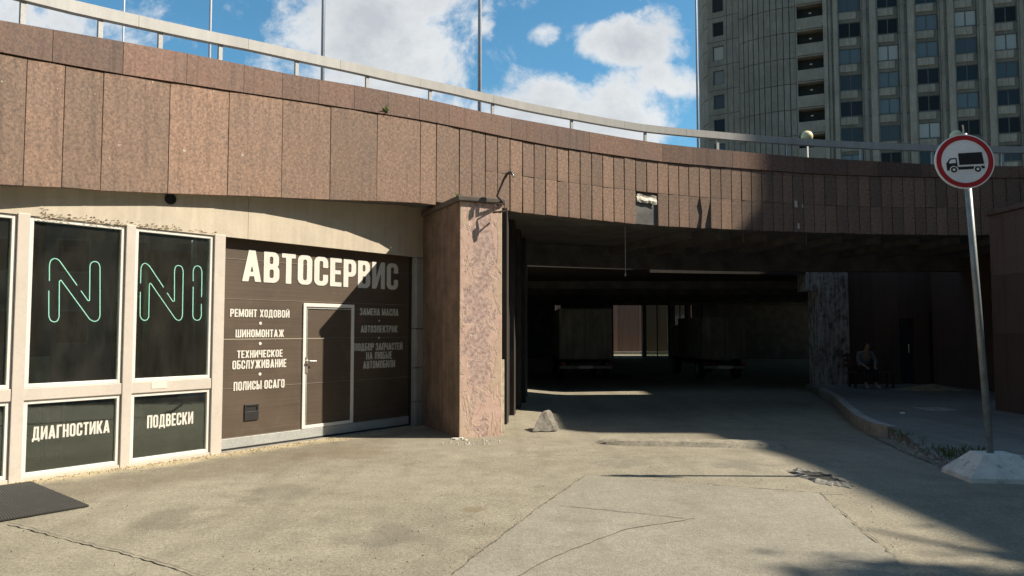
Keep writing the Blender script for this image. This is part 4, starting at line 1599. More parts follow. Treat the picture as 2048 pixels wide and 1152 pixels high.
# granite wall at the right edge
gw = thing('granite_wall', 'tall red granite wall in the shade at the right edge of the photo', 'wall', (10.1, 13, 0))
gx = G(1988, 823)
GWX = 10.08
GWY = 15.75
for j in range(9):
    y1 = GWY - j * 1.1
    for (z0, z1) in ((0.0, 1.62), (1.625, 2.82), (2.825, 4.10)):
        mm = MB()
        mm.box(GWX, GWX + 0.05, y1 - 1.094, y1, z0, z1)
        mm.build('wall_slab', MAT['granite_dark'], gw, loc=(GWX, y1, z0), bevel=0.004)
mm = MB()
mm.box(GWX + 0.052, GWX + 0.6, GWY - 9.9, GWY - 0.02, -0.1, 4.08)
mm.build('wall_core', MAT['backing'], gw)
mm = MB()
mm.box(GWX - 0.05, GWX + 0.65, GWY - 9.9, GWY + 0.03, 4.105, 4.2)
mm.build('coping', MAT['granite_dark'], gw, bevel=0.01)

# unseen building beyond the right edge, its blocks sized to shade that side
ob = thing('unseen_building', 'unseen grey block past the right edge, sized to shade the forecourt', 'building', (16, 5, 0))
cream = weathered('block_render', (0.30, 0.28, 0.25), var=0.15, fine=20, streak=0.15)
mm = MB()
mm.box(27, 42, 3.91, 12.6, 0, 22.65)
mm.build('unseen_wing', cream, ob)
mm = MB()
mm.box(27, 42, 12.61, 15.4, 0, 25.3)
mm.build('upper_shade_block', cream, ob)
mm = MB()
mm.box(27, 42, -14, 3.9, 0, 22.0)
mm.build('unseen_main_block', cream, ob)
mm = MB()
mm.box(27, 42, 15.41, 19.6, 0, 28.5)
mm.build('tall_shade_block', cream, ob)
mm = MB()
mm.box(27, 42, 19.61, 36, 0, 22.2)
mm.build('unseen_rear_wing', cream, ob)
hb_ = thing('sky_blocker', 'long grey block added unseen behind the viewpoint to cut sky light', 'building', (-5, -26, 0))  # added behind the camera to cut the sky fill
mm = MB()
mm.box(-60, 30, -40, -24, 0, 24)
mm.build('wall', cream, hb_)
for z0 in range(1, 24, 3):
    mm = MB()
    for x in range(-58, 29, 3):
        mm.box(x, x + 1.6, -24.05, -23.98, z0, z0 + 1.6)
    mm.build('blocker_window_row', plain('blocker_dark_pane', (0.03, 0.035, 0.04), 0.1), hb_)
dk = plain('dark_window', (0.03, 0.035, 0.04), 0.1)
for y in [-12 + 2.75 * k for k in range(17)]:
    for z0 in (1.0, 4.6, 8.2, 11.8, 15.4, 19.0):
        if True:
            mm = MB()
            mm.box(26.95, 26.998, y, y + 1.5, z0, z0 + 1.7)
            w_ = mm.build('window', MAT['frame_white'], ob)
            mm = MB()
            mm.box(26.93, 26.948, y + .06, y + 1.44, z0 + .06, z0 + 1.64)
            mm.build('pane', dk, w_)

def tree(label, x, y, h, rad, n):
    t = thing('tree', label, 'tree', (x, y, 0), 'trees past the right edge')
    mm = MB()
    mm.tube([Vector((x, y, 0)), Vector((x + .1, y, h * .3)), Vector((x - .05, y + .1, h * .65)), Vector((x, y, h * .95))], [.24, .19, .13, .04], 9)
    for k in range(9):
        a = k * 2.4
        z = h * (.5 + .045 * k)
        mm.tube([Vector((x, y, z)), Vector((x + rad * .5 * math.cos(a), y + rad * .5 * math.sin(a), z + .7)), Vector((x + rad * .85 * math.cos(a), y + rad * .85 * math.sin(a), z + 1.1))], [.09, .05, .02], 6)
    mm.build('trunk', weathered('bark', (.09, .07, .05), fine=30), t)
    mm = MB()
    clumps = []
    for _ in range(26):
        d = Vector((random.gauss(0, 1), random.gauss(0, 1), random.gauss(0, 1.1)))
        d = d.normalized() * random.uniform(.35, 1.0)
        clumps.append((Vector((x, y, h * .8)) + Vector((d.x * rad, d.y * rad, d.z * rad * 1.05)), random.uniform(.45, .95)))
    for _ in range(n):
        c, r = random.choice(clumps)
        p = c + Vector((random.gauss(0, .5), random.gauss(0, .5), random.gauss(0, .45))) * r
        u = Vector((random.gauss(0, 1), random.gauss(0, 1), random.gauss(0, .6))).normalized()
        v = u.orthogonal().normalized() * random.uniform(.05, .09)
        u = u * random.uniform(.08, .14)
        mm.add([p - u, p + v, p + u, p - v], [(0, 1, 2, 3)])
    mm.build('crown', MAT['leaf'], t, recalc=False)


tree('tall leafy tree past the right edge of the photo, nearer the garage', 17.3, 4.2, 16.0, 2.1, 14000)
tree('tall leafy tree past the right edge of the photo, nearer the viewpoint', 19.5, 0.6, 17.0, 2.6, 9000)

# ------------------------------------------------------------------ pavement and kerb on the right
kp = [G(1640, 792), G(1672, 812), G(1690, 832), G(1712, 852), G(1742, 868), G(1778, 876)]
kp = [Vector((p.x, p.y, 0)) for p in kp]
front = [G(1800, 882), G(1850, 908), G(1900, 932), G(1980, 945), G(2100, 950), G(2300, 955)]
front = [Vector((p.x, p.y, 0)) for p in front]
PAV = 0.035
inner = kp + rough_poly(front, 0.02)[:0]
edge = []
for i in range(len(front) - 1):
    a, b = front[i], front[i + 1]
    for k in range(8):
        q = a.lerp(b, k / 8)
        edge.append(Vector((q.x + random.uniform(-.03, .03), q.y + random.uniform(-.03, .03), 0)))
poly = kp + edge + [Vector((10.9, front[-1].y, 0)), Vector((10.9, 15.9, 0)), Vector((15.4, 15.9, 0)), Vector((15.4, BW_Y + 0.2, 0)), Vector((q0.x - 0.3, BW_Y + 0.2, 0))]
mm = MB()
mm.prism([(p.x, p.y) for p in poly], -0.4, PAV)
tag(mm.build('pavement', MAT['pavement']), 'raised grey pavement under and beside the deck on the right', None, None, 'structure')
kerb_pts = kp
mm = MB()
w = 0.15
L_, R_ = [], []
for i, p in enumerate(kerb_pts):
    d = (kerb_pts[min(i + 1, len(kerb_pts) - 1)] - kerb_pts[max(0, i - 1)]).normalized()
    nr = Vector((-d.y, d.x, 0))
    if nr.x < 0 and abs(nr.x) > abs(nr.y):
        nr = -nr
    if nr.dot(Vector((1, 0.4, 0))) < 0:
        nr = -nr
    L_.append(p - nr * 0.02)
    R_.append(p + nr * w)
for i in range(len(kerb_pts) - 1):
    z1 = PAV + 0.02
    mm.hex8([Vector((*L_[i][:2], -.35)), Vector((*L_[i + 1][:2], -.35)), Vector((*R_[i][:2], -.35)), Vector((*R_[i + 1][:2], -.35)),
             Vector((*L_[i][:2], z1)), Vector((*L_[i + 1][:2], z1)), Vector((*R_[i][:2], z1)), Vector((*R_[i + 1][:2], z1))])
bmk = mm.build('kerb', MAT['kerb'])
tag(bmk, 'curved stone kerb edging the pavement under the deck', None, None, 'structure')
mm = MB()
ka, kb = G(2005, 922), G(2140, 948)
kd = (kb - ka).normalized()
kn = Vector((-kd.y, kd.x, 0))
mm.hex8([ka - kn * .08 + Vector((0, 0, -.05)), kb - kn * .08 + Vector((0, 0, -.05)), ka + kn * .08 + Vector((0, 0, -.05)), kb + kn * .08 + Vector((0, 0, -.05)),
         ka - kn * .08 + Vector((0, 0, .11)), kb - kn * .08 + Vector((0, 0, .11)), ka + kn * .08 + Vector((0, 0, .11)), kb + kn * .08 + Vector((0, 0, .11))])
tag(mm.build('kerb_stone', MAT['kerb'], bevel=0.015), 'loose length of kerb stone behind the sign base', 'kerb stone')
# drain cover in the pavement
mm = MB()
c = G(1872, 838)
mm.box(c.x - .32, c.x + .32, c.y - .3, c.y + .3, PAV - .01, PAV + .012)
tag(mm.build('drain_cover', MAT['kerb'], bevel=0.006), 'square drain cover set in the shaded pavement', 'drain cover')
# heap of sand by the doors
c = G(1868, 796)
mm = MB()
vs, fs = [], []
rg, sg = 9, 26
vs.append(Vector((c.x, c.y + .2, PAV + .17)))
for i in range(1, rg + 1):
    for k in range(sg):
        a = 2 * math.pi * k / sg
        r = i / rg
        h = (1 - r) ** 1.2 * 0.17 + random.uniform(-.012, .012) * (r < 1)
        vs.append(Vector((c.x + 1.0 * r * math.cos(a) * random.uniform(.95, 1.05), c.y + .2 + .45 * r * math.sin(a), PAV + (h if r < 1 else -.01))))
for k in range(sg):
    fs.append((0, 1 + k, 1 + (k + 1) % sg))
for i in range(rg - 1):
    for k in range(sg):
        fs.append((1 + i * sg + k, 1 + (i + 1) * sg + k, 1 + (i + 1) * sg + (k + 1) % sg, 1 + i * sg + (k + 1) % sg))
mm.add(vs, fs)
tag(mm.build('sand_heap', MAT['soil'], smooth=True), 'low heap of sand on the pavement before the doors', 'sand heap')

# ------------------------------------------------------------------ road sign
base_c = Vector((5.56, 8.75, 0))
sign = thing('road_sign', 'round no lorries road sign on a leaning steel post in a white concrete block', 'road sign', base_c)
mm = MB()
rot = R(-6)


def sq(w, d, z, n=1):
    out = []
    for (a, b) in ((-w, -d), (w, -d), (w, d), (-w, d)):
        out.append(base_c + Vector((a * math.cos(rot) - b * math.sin(rot), a * math.sin(rot) + b * math.cos(rot), z)))
    return out


A0, A1, A2 = sq(.43, .36, -.01), sq(.42, .35, .05), sq(.185, .15, .285)
vs = A0 + A1 + A2
mm.add(vs, [(3, 2, 1, 0), (8, 9, 10, 11)] + [(i, (i + 1) % 4, 4 + (i + 1) % 4, 4 + i) for i in range(4)] + [(4 + i, 4 + (i + 1) % 4, 8 + (i + 1) % 4, 8 + i) for i in range(4)])
bb = mm.build('base_block', MAT['concrete_white'], sign, bevel=0.006)
pbot = base_c + Vector((-0.035, 0, 0.20))
dY = base_c.y - 0.03
ptop = AT(1927, 268, dY)
mm = MB()
mm.tube([pbot, ptop], 0.038, 14)
mm.build('post', MAT['galv'], sign, smooth=True)
mm = MB()
pw0, pw1 = AT(1926.5, 272, dY), AT(1925, 250, dY)
mm.tube([pw0, pw0.lerp(pw1, .5) + Vector((.006, 0, 0)), pw1], 0.008, 6)
mm.build('wire_end', MAT['chrome'], sign)
dc = AT(1929, 323, dY - 0.065)
axis_u = Vector((1, -0.16, 0)).normalized()
lean = (ptop - pbot).normalized()
axis_n = axis_u.cross(lean).normalized()       # towards the camera when negative y
if axis_n.y > 0:
    axis_n = -axis_n
axis_v = lean
RD = 55.5 / 1500 * (dY - .05)


def dp(x, y, o):
    return dc + axis_u * x + axis_v * y + axis_n * o


def ring_disc(m, r0, r1, o, n=56, mi=0):
    if r0 == 0:
        m.add([dp(r1 * math.cos(2 * math.pi * k / n), r1 * math.sin(2 * math.pi * k / n), o) for k in range(n)], [tuple(range(n))], mi)
    else:
        vs = [dp(r * math.cos(2 * math.pi * k / n), r * math.sin(2 * math.pi * k / n), o) for r in (r0, r1) for k in range(n)]
        m.add(vs, [(k, (k + 1) % n, n + (k + 1) % n, n + k) for k in range(n)], mi)


sw = plain('sign_white', (0.84, 0.87, 0.90), 0.35)
sr = plain('sign_red', (0.42, 0.02, 0.03), 0.35)
sk = plain('sign_black', (0.018, 0.018, 0.022), 0.4)
mm = MB()
n = 56
vs = [dp(RD * math.cos(2 * math.pi * k / n), RD * math.sin(2 * math.pi * k / n), o) for o in (0.004, -0.018) for k in range(n)]
mm.add(vs, [tuple(range(n)), tuple(range(n, 2 * n))[::-1]] + [(k, (k + 1) % n, n + (k + 1) % n, n + k) for k in range(n)])
disc = mm.build('sign_disc', sw, sign)
mm = MB()
ring_disc(mm, RD * .79, RD * .955, 0.0075)
mm.build('red_ring', sr, disc, recalc=False)
k_ = RD / 335.0      # zoom pixels of the disc (radius about 335)


def tp(x, y):
    return ((x - 482) * k_, -(y - 563) * k_)


mm = MB()


def flat(pts, o=0.0075):
    mm.add([dp(*tp(x, y), o) for x, y in pts], [tuple(range(len(pts)))])


flat([(413, 462), (680, 455), (698, 600), (418, 606)])
flat([(272, 580), (318, 520), (392, 517), (400, 665), (275, 670)])
flat([(404, 628), (700, 622), (700, 655), (404, 664)])
mm.build('lorry_symbol', sk, disc, recalc=False)


def circ(m, cx, cy, r, o, mi=0):
    n = 24
    x, y = tp(cx, cy)
    m.add([dp(x + r * k_ * math.cos(2 * math.pi * k / n), y + r * k_ * math.sin(2 * math.pi * k / n), o) for k in range(n)], [tuple(range(n))], mi)


mm = MB()
mm.add([dp(*tp(x, y), 0.0095) for x, y in [(302, 570), (328, 535), (378, 532), (380, 580), (304, 583)]], [(0, 1, 2, 3, 4)])
mm.build('cab_window_symbol', sw, disc, recalc=False)
for cx in (352, 620):
    mm = MB()
    circ(mm, cx, 662, 47, 0.0095)
    circ(mm, cx, 662, 36, 0.0115, 1)
    circ(mm, cx, 662, 16, 0.0135)
    mm.build('wheel_symbol', [sw, sk], disc, recalc=False)
mm = MB()
for dz in (-.12, .12):
    c = dc + lean * dz + Vector((0, .055, 0))
    mm.hex8([c + Vector((sx * .055, sy * .05 + .02, sz * .02)) for sz in (-1, 1) for sy in (-1, 1) for sx in (-1, 1)])
mm.build('clamp', MAT['galv'], sign)

# ------------------------------------------------------------------ small things on the ground
# speed bump
mm = MB()
fl, fr_ = G(1205, 890), G(1586, 899)
bl, br_ = G(1180, 882), G(1560, 889)
vs, fs = [], []
NL, NC = 30, 7
for i in range(NL + 1):
    t = i / NL
    f, b = fl.lerp(fr_, t), bl.lerp(br_, t)
    tap = min(1, min(t, 1 - t) * 9) ** .5
    for j in range(NC + 1):
        u = j / NC
        p = f.lerp(b, 0.5 + (u - .5) * (0.4 + .6 * tap))
        h = 0.085 * (math.sin(math.pi * u) ** .22) * tap * random.uniform(.86, 1.08)
        vs.append(Vector((p.x, p.y + random.uniform(-.01, .01), zg(p.x, p.y) + (h if 0 < j < NC else -.004))))
for i in range(NL):
    for j in range(NC):
        a = i * (NC + 1) + j
        fs.append((a, a + NC + 1, a + NC + 2, a + 1))
mm.add(vs, fs)
tag(mm.build('speed_bump', weathered('worn_bump', (0.24, 0.215, 0.165), var=.25, scale=7, fine=50, fvar=.35, rough=.9, bump=.5, bd=.01, stain=((.08, .07, .06), .8)), recalc=False), 'low worn concrete speed bump lying across the road before the shade', 'speed bump')

# triangular concrete block
mm = MB()
tl, tr_ = G(1062, 865), G(1111, 864)
bw2 = (tr_ - tl)
dd = Vector((0.10, 0.30, 0))
h = 0.36
a, b = tl, tr_
f = [a, b, a.lerp(b, .60) + Vector((0, 0.07, h)), a.lerp(b, .44) + Vector((0, 0.07, h * .97))]
bk = [p + dd for p in f]
vs = f + bk
fs = [(0, 1, 2, 3), (7, 6, 5, 4), (0, 4, 5, 1), (1, 5, 6, 2), (2, 6, 7, 3), (3, 7, 4, 0)]
mm.add(vs, fs)
blk = mm.build('concrete_block', weathered('old_concrete', (0.155, 0.143, 0.122), var=.4, scale=6, fine=60, fvar=.4, rough=.9, bump=.5, bd=.01, stain=((.07, .062, .052), .8)), loc=tl, bevel=0.02)
blk.modifiers['bevel'].segments = 1
sd = blk.modifiers.new('subdivide', 'SUBSURF')
sd.subdivision_type = 'SIMPLE'
sd.levels = sd.render_levels = 4
tx = bpy.data.textures.new('rubble', 'CLOUDS')
tx.noise_scale = 0.09
dm = blk.modifiers.new('rough', 'DISPLACE')
dm.texture = tx
dm.strength = 0.04
dm.mid_level = 0.5
tag(blk, 'chipped triangular concrete block standing on the road right of the pillar', 'concrete block')

# rubber mat
mp, mq, mrr = G(62, 966), G(178, 1014), G(0, 1044)
e1 = mq - mp
e2 = (mrr - mq) * 1.7
mm = MB()
mm.prism([(p.x, p.y) for p in (mp, mq, mq + e2, mp + e2)], 0.004, 0.022)
t = NT('ribbed_rubber')
wv = t.N.new('ShaderNodeTexWave')
wv.wave_type = 'BANDS'
wv.inputs['Scale'].default_value = 14
wv.inputs['Distortion'].default_value = 0.3
t.L.new(t.vec(rot=(0, 0, math.atan2(e1.y, e1.x))), wv.inputs['Vector'])
col = t.mix(t.rng(wv.outputs[1], 0.6, 0.95, 0, .30), (0.022, 0.021, 0.020), (0.095, 0.088, 0.068))
t.bump(wv.outputs[1], 0.6, 0.005)
tag(mm.build('door_mat', t.done(t.mix(t.rng(t.noise(5, 6), .5, .75, 0, .22), col, (0.075, 0.068, 0.055)), 0.85), bevel=0.004), 'black ribbed rubber mat lying before the shopfront', 'mat')

# weeds
def tuft(m, c, n, h, spread, mi=0):
    for _ in range(n):
        a = random.uniform(0, 2 * math.pi)
        r = random.uniform(0, spread)
        p = Vector((c.x + r * math.cos(a), c.y + r * math.sin(a), c.z))
        hh = h * random.uniform(.4, 1.1)
        ln = Vector((math.cos(a), math.sin(a), 0)) * hh * random.uniform(.2, .8)
        sd_ = Vector((-math.sin(a), math.cos(a), 0)) * random.uniform(.003, .007)
        m.add([p - sd_, p + sd_, p + ln * .5 + Vector((0, 0, hh * .7)) + sd_ * .7, p + ln + Vector((0, 0, hh))], [(0, 1, 2), (0, 2, 3)], mi)


mm = MB()
for k in range(34):
    px = random.uniform(1790, 1960)
    q = G(px, 880 + (px - 1790) * .36 + random.uniform(-8, 8))
    tuft(mm, Vector((q.x, q.y, .03)), random.randint(5, 14), random.uniform(.03, .10), .10)
for k in range(14):
    q = G(random.uniform(1895, 1960), random.uniform(895, 925))
    tuft(mm, Vector((q.x, q.y, .05)), 14, .11, .16)
tag(mm.build('grass', MAT['grass'], recalc=False), 'sparse grass growing along the broken pavement edge by the sign', 'grass', None, 'stuff')
mm = MB()
for (x, y) in ((770, 221), (925, 381)):
    p, z = arc(x, y)
    c = AP(p, -0.03, z - .02) if x < 800 else PF.P(0.08, -0.35, ZCAP + .086)
    for k in range(26):
        a = random.uniform(0, 6.28)
        el = random.uniform(.2, 1.3)
        d = Vector((math.cos(a) * math.cos(el), math.sin(a) * math.cos(el) - .2, math.sin(el))) * random.uniform(.04, .12)
        sd_ = d.orthogonal().normalized() * random.uniform(.008, .016)
        mm.add([c, c + d * .6 + sd_, c + d, c + d * .6 - sd_], [(0, 1, 2, 3)])
    if x < 800:
        tag(mm.build('weed', MAT['leaf'], recalc=False, loc=c), 'small weed sprouting from the joint below the parapet', 'weed')
    else:
        tag(mm.build('weed', MAT['leaf'], recalc=False, loc=c), 'small green weed growing on top of the pillar', 'weed')
    mm = MB()

# pebbles and grit
def grit(name, label, n, region, mat, r0, r1):
    mm = MB()
    for _ in range(n):
        q = region()
        r = random.uniform(r0, r1)
        a0 = random.random() * 6.28
        top = [Vector((q.x + r * .6 * math.cos(a0 + j * 1.57), q.y + r * .6 * math.sin(a0 + j * 1.57), q.z + r * random.uniform(.5, .9))) for j in range(4)]
        bot = [Vector((q.x + r * math.cos(a0 + j * 1.57), q.y + r * math.sin(a0 + j * 1.57), q.z - .002)) for j in range(4)]
        mm.add(bot + top, [(4, 5, 6, 7)] + [(j, (j + 1) % 4, 4 + (j + 1) % 4, 4 + j) for j in range(4)])
    return tag(mm.build(name, mat, recalc=False), label, 'gravel', None, 'stuff')


def along_wall():
    s = random.uniform(-1.5, s_end)
    o = abs(random.gauss(0, .16)) + .03
    p = FW.P(s, o, 0)
    return Vector((p.x, p.y, 0.004))


grit('grit', 'loose pale grit lying along the foot of the shopfront', 900, along_wall, MAT['soil'], .003, .012)


def forecourt():
    q = G(random.uniform(0, 1800), random.uniform(880, 1150))
    return Vector((q.x, q.y, zg(q.x, q.y) + .004))


grit('pebbles', 'scattered small pebbles on the asphalt forecourt', 500, forecourt, MAT['concrete'], .003, .009)


def by_kerb():
    px = random.uniform(1780, 1960)
    q = G(px, 885 + (px - 1790) * .38 + random.gauss(0, 8))
    return Vector((q.x, q.y, max(zg(q.x, q.y), 0) + .01))


grit('rubble', 'crumbled stones along the broken pavement edge left of the sign base', 420, by_kerb, MAT['concrete'], .006, .028)
for (x, y, lab) in ((1805, 848, 'scrap of white paper on the shaded pavement'), ):
    c = G(x, y)
    mm = MB()
    mm.add([c + Vector((-.05, -.02, PAV - c.z + .004)), c + Vector((.05, -.03, PAV - c.z + .006)), c + Vector((.06, .04, PAV - c.z + .03)), c + Vector((-.03, .05, PAV - c.z + .02))], [(0, 1, 2, 3)])
    tag(mm.build('litter', plain('white_paper', (0.65, 0.65, 0.63), 0.8), loc=c, recalc=False), lab, 'litter')
# hanging wires at the mouth of the underpass
for i, (x, y0, y1) in enumerate(((1250, 446, 551), (1486, 460, 484), (1612, 465, 492))):
    p, z = arc(x, y0, 0.5)
    _, z1 = arc(x, y1, 0.5)
    mm = MB()
    a = AP(p, .5, z + .06)
    mm.tube([a, a.lerp(AP(p, .52, z1), .5) + Vector((.01, .01, 0)), AP(p, .5, z1)], 0.006 if i else 0.008, 6)
    if i == 0:
        mm.lathe(AP(p, .5, z1), [(.004, .05), (.02, .03), (.022, 0), (.01, -.02)], 8)
    tag(mm.build('cable', plain('cable_grey', (0.3, 0.3, 0.29), .6)), ('long thin cable hanging from the soffit near the left of the opening', 'short cable end hanging under the last sunlit slabs', 'short cable end hanging under the shaded slabs')[i], 'cable', 'cables hanging from the deck')

# ------------------------------------------------------------------ bench and seated person
BY0 = G(1745, 790).y
bx0, bx1 = AT(1703, 760, BY0).x, AT(1795, 760, BY0).x
bench = thing('bench', 'dark wooden slatted bench on the pavement under the deck', 'bench', ((bx0 + bx1) / 2, BY0, PAV))
for k in range(4):
    mm = MB(); mm.box(bx0, bx1, BY0 - .02 + k * .105, BY0 + .07 + k * .105, PAV + .42, PAV + .45)
    mm.build('seat_slat', MAT['wood'], bench, bevel=.004)
for k in range(3):
    mm = MB(); z0 = PAV + .58 + k * .14; y0 = BY0 + .42 + k * .03
    mm.box(bx0, bx1, y0, y0 + .03, z0, z0 + .10)
    mm.build('back_slat', MAT['wood'], bench, bevel=.004)
for x in (bx0 + .1, bx1 - .14):
    for (y, z1) in ((BY0, .418), (BY0 + .38, .418)):
        mm = MB(); mm.box(x, x + .05, y, y + .05, PAV, PAV + z1); mm.build('leg', MAT['black'], bench)
    mm = MB()
    mm.hex8([Vector((x, BY0 + .40, PAV + .452)), Vector((x + .05, BY0 + .40, PAV + .452)), Vector((x, BY0 + .44, PAV + .452)), Vector((x + .05, BY0 + .44, PAV + .452)),
             Vector((x, BY0 + .51, PAV + 1.0)), Vector((x + .05, BY0 + .51, PAV + 1.0)), Vector((x, BY0 + .55, PAV + 1.0)), Vector((x + .05, BY0 + .55, PAV + 1.0))])
    mm.build('back_support', MAT['black'], bench)


def skin(name, verts, edges, mat, parent, sub=1):
    me = bpy.data.meshes.new(name)
    me.from_pydata([v[0] for v in verts], edges, [])
    me.materials.append(mat)
    o = bpy.data.objects.new(name, me)
    C.objects.link(o)
    o.parent = parent
    sk_ = o.modifiers.new('skin', 'SKIN')
    sk_.use_smooth_shade = True
    lay = me.skin_vertices[0].data
    for i, (_, r) in enumerate(verts):
        rr_ = r if isinstance(r, tuple) else (r, r)
        lay[i].radius = rr_
        lay[i].use_root = (i == 0)
    ss = o.modifiers.new('sub', 'SUBSURF')
    ss.levels = ss.render_levels = sub
    return o


per = thing('person', 'person in a grey top and dark trousers sitting on the bench leaning forward', 'person', (AT(1733, 760, BY0).x, BY0 + .22, PAV))
skinm = plain('skin', (0.36, 0.21, 0.15), .55)
shirt = weathered('grey_cloth', (0.17, 0.175, 0.20), var=.15, scale=10, fine=80, rough=.9)
trous = weathered('dark_cloth', (0.02, 0.02, 0.026), var=.15, scale=10, fine=80, rough=.9)
hairm = plain('dark_hair', (0.02, 0.015, 0.012), .6)
V, E = [], []


def av(p, r):
    V.append((p, r))
    return len(V) - 1


pelv = av((0, 0, .56), (.15, .11))
sp1 = av((0, -.06, .74), (.135, .10)); E.append((pelv, sp1))
ch = av((0, -.17, .93), (.15, .105)); E.append((sp1, ch))
nk = av((0, -.25, 1.06), .055); E.append((ch, nk))
hb = av((0, -.29, 1.12), (.072, .085)); E.append((nk, hb))
hm = av((0, -.31, 1.20), (.078, .098)); E.append((hb, hm))
ht = av((0, -.30, 1.275), (.06, .07)); E.append((hm, ht))
ns = av((0, -.408, 1.185), .014); E.append((hm, ns))
hands = []
for sx in (-1, 1):
    sh_ = av((sx * .175, -.19, 1.0), .062); E.append((ch, sh_))
    el_ = av((sx * .255, -.27, .76), .045); E.append((sh_, el_))
    wr = av((sx * .14, -.46, .635), .030); E.append((el_, wr))
    pm = av((sx * .115, -.52, .60), (.040, .018)); E.append((wr, pm))
    for q in range(4):
        a = av((sx * (.145 - .022 * q), -.565 - .008 * (q in (1, 2)), .575), .0095); E.append((pm, a))
        b = av((sx * (.142 - .022 * q), -.585 - .010 * (q in (1, 2)), .545 - .006 * (q in (1, 2))), .008); E.append((a, b))
    a = av((sx * .075, -.525, .60), .0105); E.append((pm, a))
    b = av((sx * .06, -.55, .585), .009); E.append((a, b))
    hp = av((sx * .095, -.03, .54), .085); E.append((pelv, hp))
    kn_ = av((sx * .15, -.46, .54), .062); E.append((hp, kn_))
    an = av((sx * .14, -.50, .11), .042); E.append((kn_, an))
    to = av((sx * .165, -.66, .05), (.042, .03)); E.append((an, to))
body = skin('body', V, E, skinm, per)
V2, E2 = [], []


def av2(p, r):
    V2.append((p, r))
    return len(V2) - 1


p0 = av2((0, .0, .57), (.165, .125)); p1 = av2((0, -.06, .74), (.15, .115)); p2 = av2((0, -.17, .93), (.165, .12)); p3 = av2((0, -.235, 1.03), (.075, .07))
E2 += [(p0, p1), (p1, p2), (p2, p3)]
for sx in (-1, 1):
    a = av2((sx * .178, -.19, 1.0), .076); b = av2((sx * .258, -.27, .76), .060); c_ = av2((sx * .175, -.41, .665), .045)
    E2 += [(p2, a), (a, b), (b, c_)]
skin('shirt', V2, E2, shirt, per)
V2, E2 = [], []
p0 = av2((0, .0, .55), (.168, .13))
for sx in (-1, 1):
    a = av2((sx * .095, -.03, .545), .10); b = av2((sx * .15, -.46, .545), .078); c_ = av2((sx * .14, -.495, .15), .062)
    E2 += [(p0, a), (a, b), (b, c_)]
skin('trousers', V2, E2, trous, per)
for sx in (-1, 1):
    V2, E2 = [], []
    a = av2((sx * .138, -.46, .055), (.05, .05)); b = av2((sx * .15, -.58, .05), (.052, .045)); c_ = av2((sx * .168, -.70, .04), (.045, .032))
    E2 += [(a, b), (b, c_)]
    skin('shoe', V2, E2, plain('pale_shoe', (.35, .35, .36), .6), per)
V2, E2 = [], []
a = av2((0, -.25, 1.14), (.082, .07)); b = av2((0, -.265, 1.22), (.088, .09)); c_ = av2((0, -.30, 1.285), (.074, .075))
E2 += [(a, b), (b, c_)]
skin('hair', V2, E2, hairm, per)

# ------------------------------------------------------------------ parked box lorries deep inside
def box_lorry(cx, y, w, zt_, label, col):
    g = zg(cx, y)
    t = thing('box_lorry', label, 'lorry', (cx, y, g), 'box lorries parked in the underpass')
    L = 4.2
    bm_ = weathered('lorry_box_' + str(int(cx * 10)), col, var=.2, fine=20, rough=.6, streak=.3)
    mm = MB(); mm.box(cx - w / 2, cx + w / 2, y, y + L, g + .78, zt_); mm.build('cargo_box', bm_, t, bevel=.02)
    for s in (-1, 1):
        mm = MB()
        a, b = (cx - w / 2 + .05, cx - .012) if s < 0 else (cx + .012, cx + w / 2 - .05)
        mm.box(a, b, y - .03, y - .002, g + .84, zt_ - .06)
        d = mm.build('rear_door', bm_, t, bevel=.006)
        mm = MB()
        xx = cx + s * .10
        mm.tube([Vector((xx, y - .045, g + .86)), Vector((xx, y - .045, zt_ - .1))], .012, 6)
        mm.build('lock_bar', MAT['galv'], d)
        mm = MB(); mm.box(cx + s * w * .42 - .09, cx + s * w * .42 + .09, y + .0, y + .06, g + .56, g + .66)
        mm.build('tail_lamp', plain('tail_lamp_red', (.25, .02, .02), .3), t)
    mm = MB(); mm.box(cx - w / 2 + .02, cx + w / 2 - .02, y - .04, y + .04, g + .44, g + .54); mm.build('rear_bumper', MAT['galv'], t)
    mm = MB(); mm.box(cx - .26, cx + .26, y - .056, y - .042, g + .435, g + .548); mm.build('licence_plate', plain('plate_white', (.62, .62, .6), .4), t)
    mm = MB(); mm.box(cx - w * .3, cx + w * .3, y + .1, y + L + 1.9, g + .50, g + .66); mm.build('chassis', MAT['black'], t)
    for s in (-1, 1):
        for yy in (y + 1.0, y + L + .9):
            mm = MB()
            mm.tube([Vector((cx + s * (w * .42) - .12, yy, g + .38)), Vector((cx + s * (w * .42) + .12, yy, g + .38))], .38, 20)
            wh = mm.build('wheel', MAT['rubber_black'], t)
            mm = MB()
            mm.tube([Vector((cx + s * (w * .42) + s * .122, yy, g + .38)), Vector((cx + s * (w * .42) + s * .135, yy, g + .38))], .2, 16)
            mm.build('rim', MAT['galv'], wh)
    mm = MB()
    y0 = y + L + .15
    hw = w * .46
    prof = [(y0, .7), (y0 + 1.9, .7), (y0 + 1.95, 1.25), (y0 + 1.2, 2.05), (y0, 2.1)]
    vs = [Vector((cx - hw, a, g + b)) for a, b in prof] + [Vector((cx + hw, a, g + b)) for a, b in prof]
    mm.add(vs, [(0, 1, 2, 3, 4), (9, 8, 7, 6, 5)] + [(k, (k + 1) % 5, 5 + (k + 1) % 5, 5 + k) for k in range(5)])
    mm.build('cab', plain('cab_white', (.4, .4, .4), .4), t, bevel=.03)


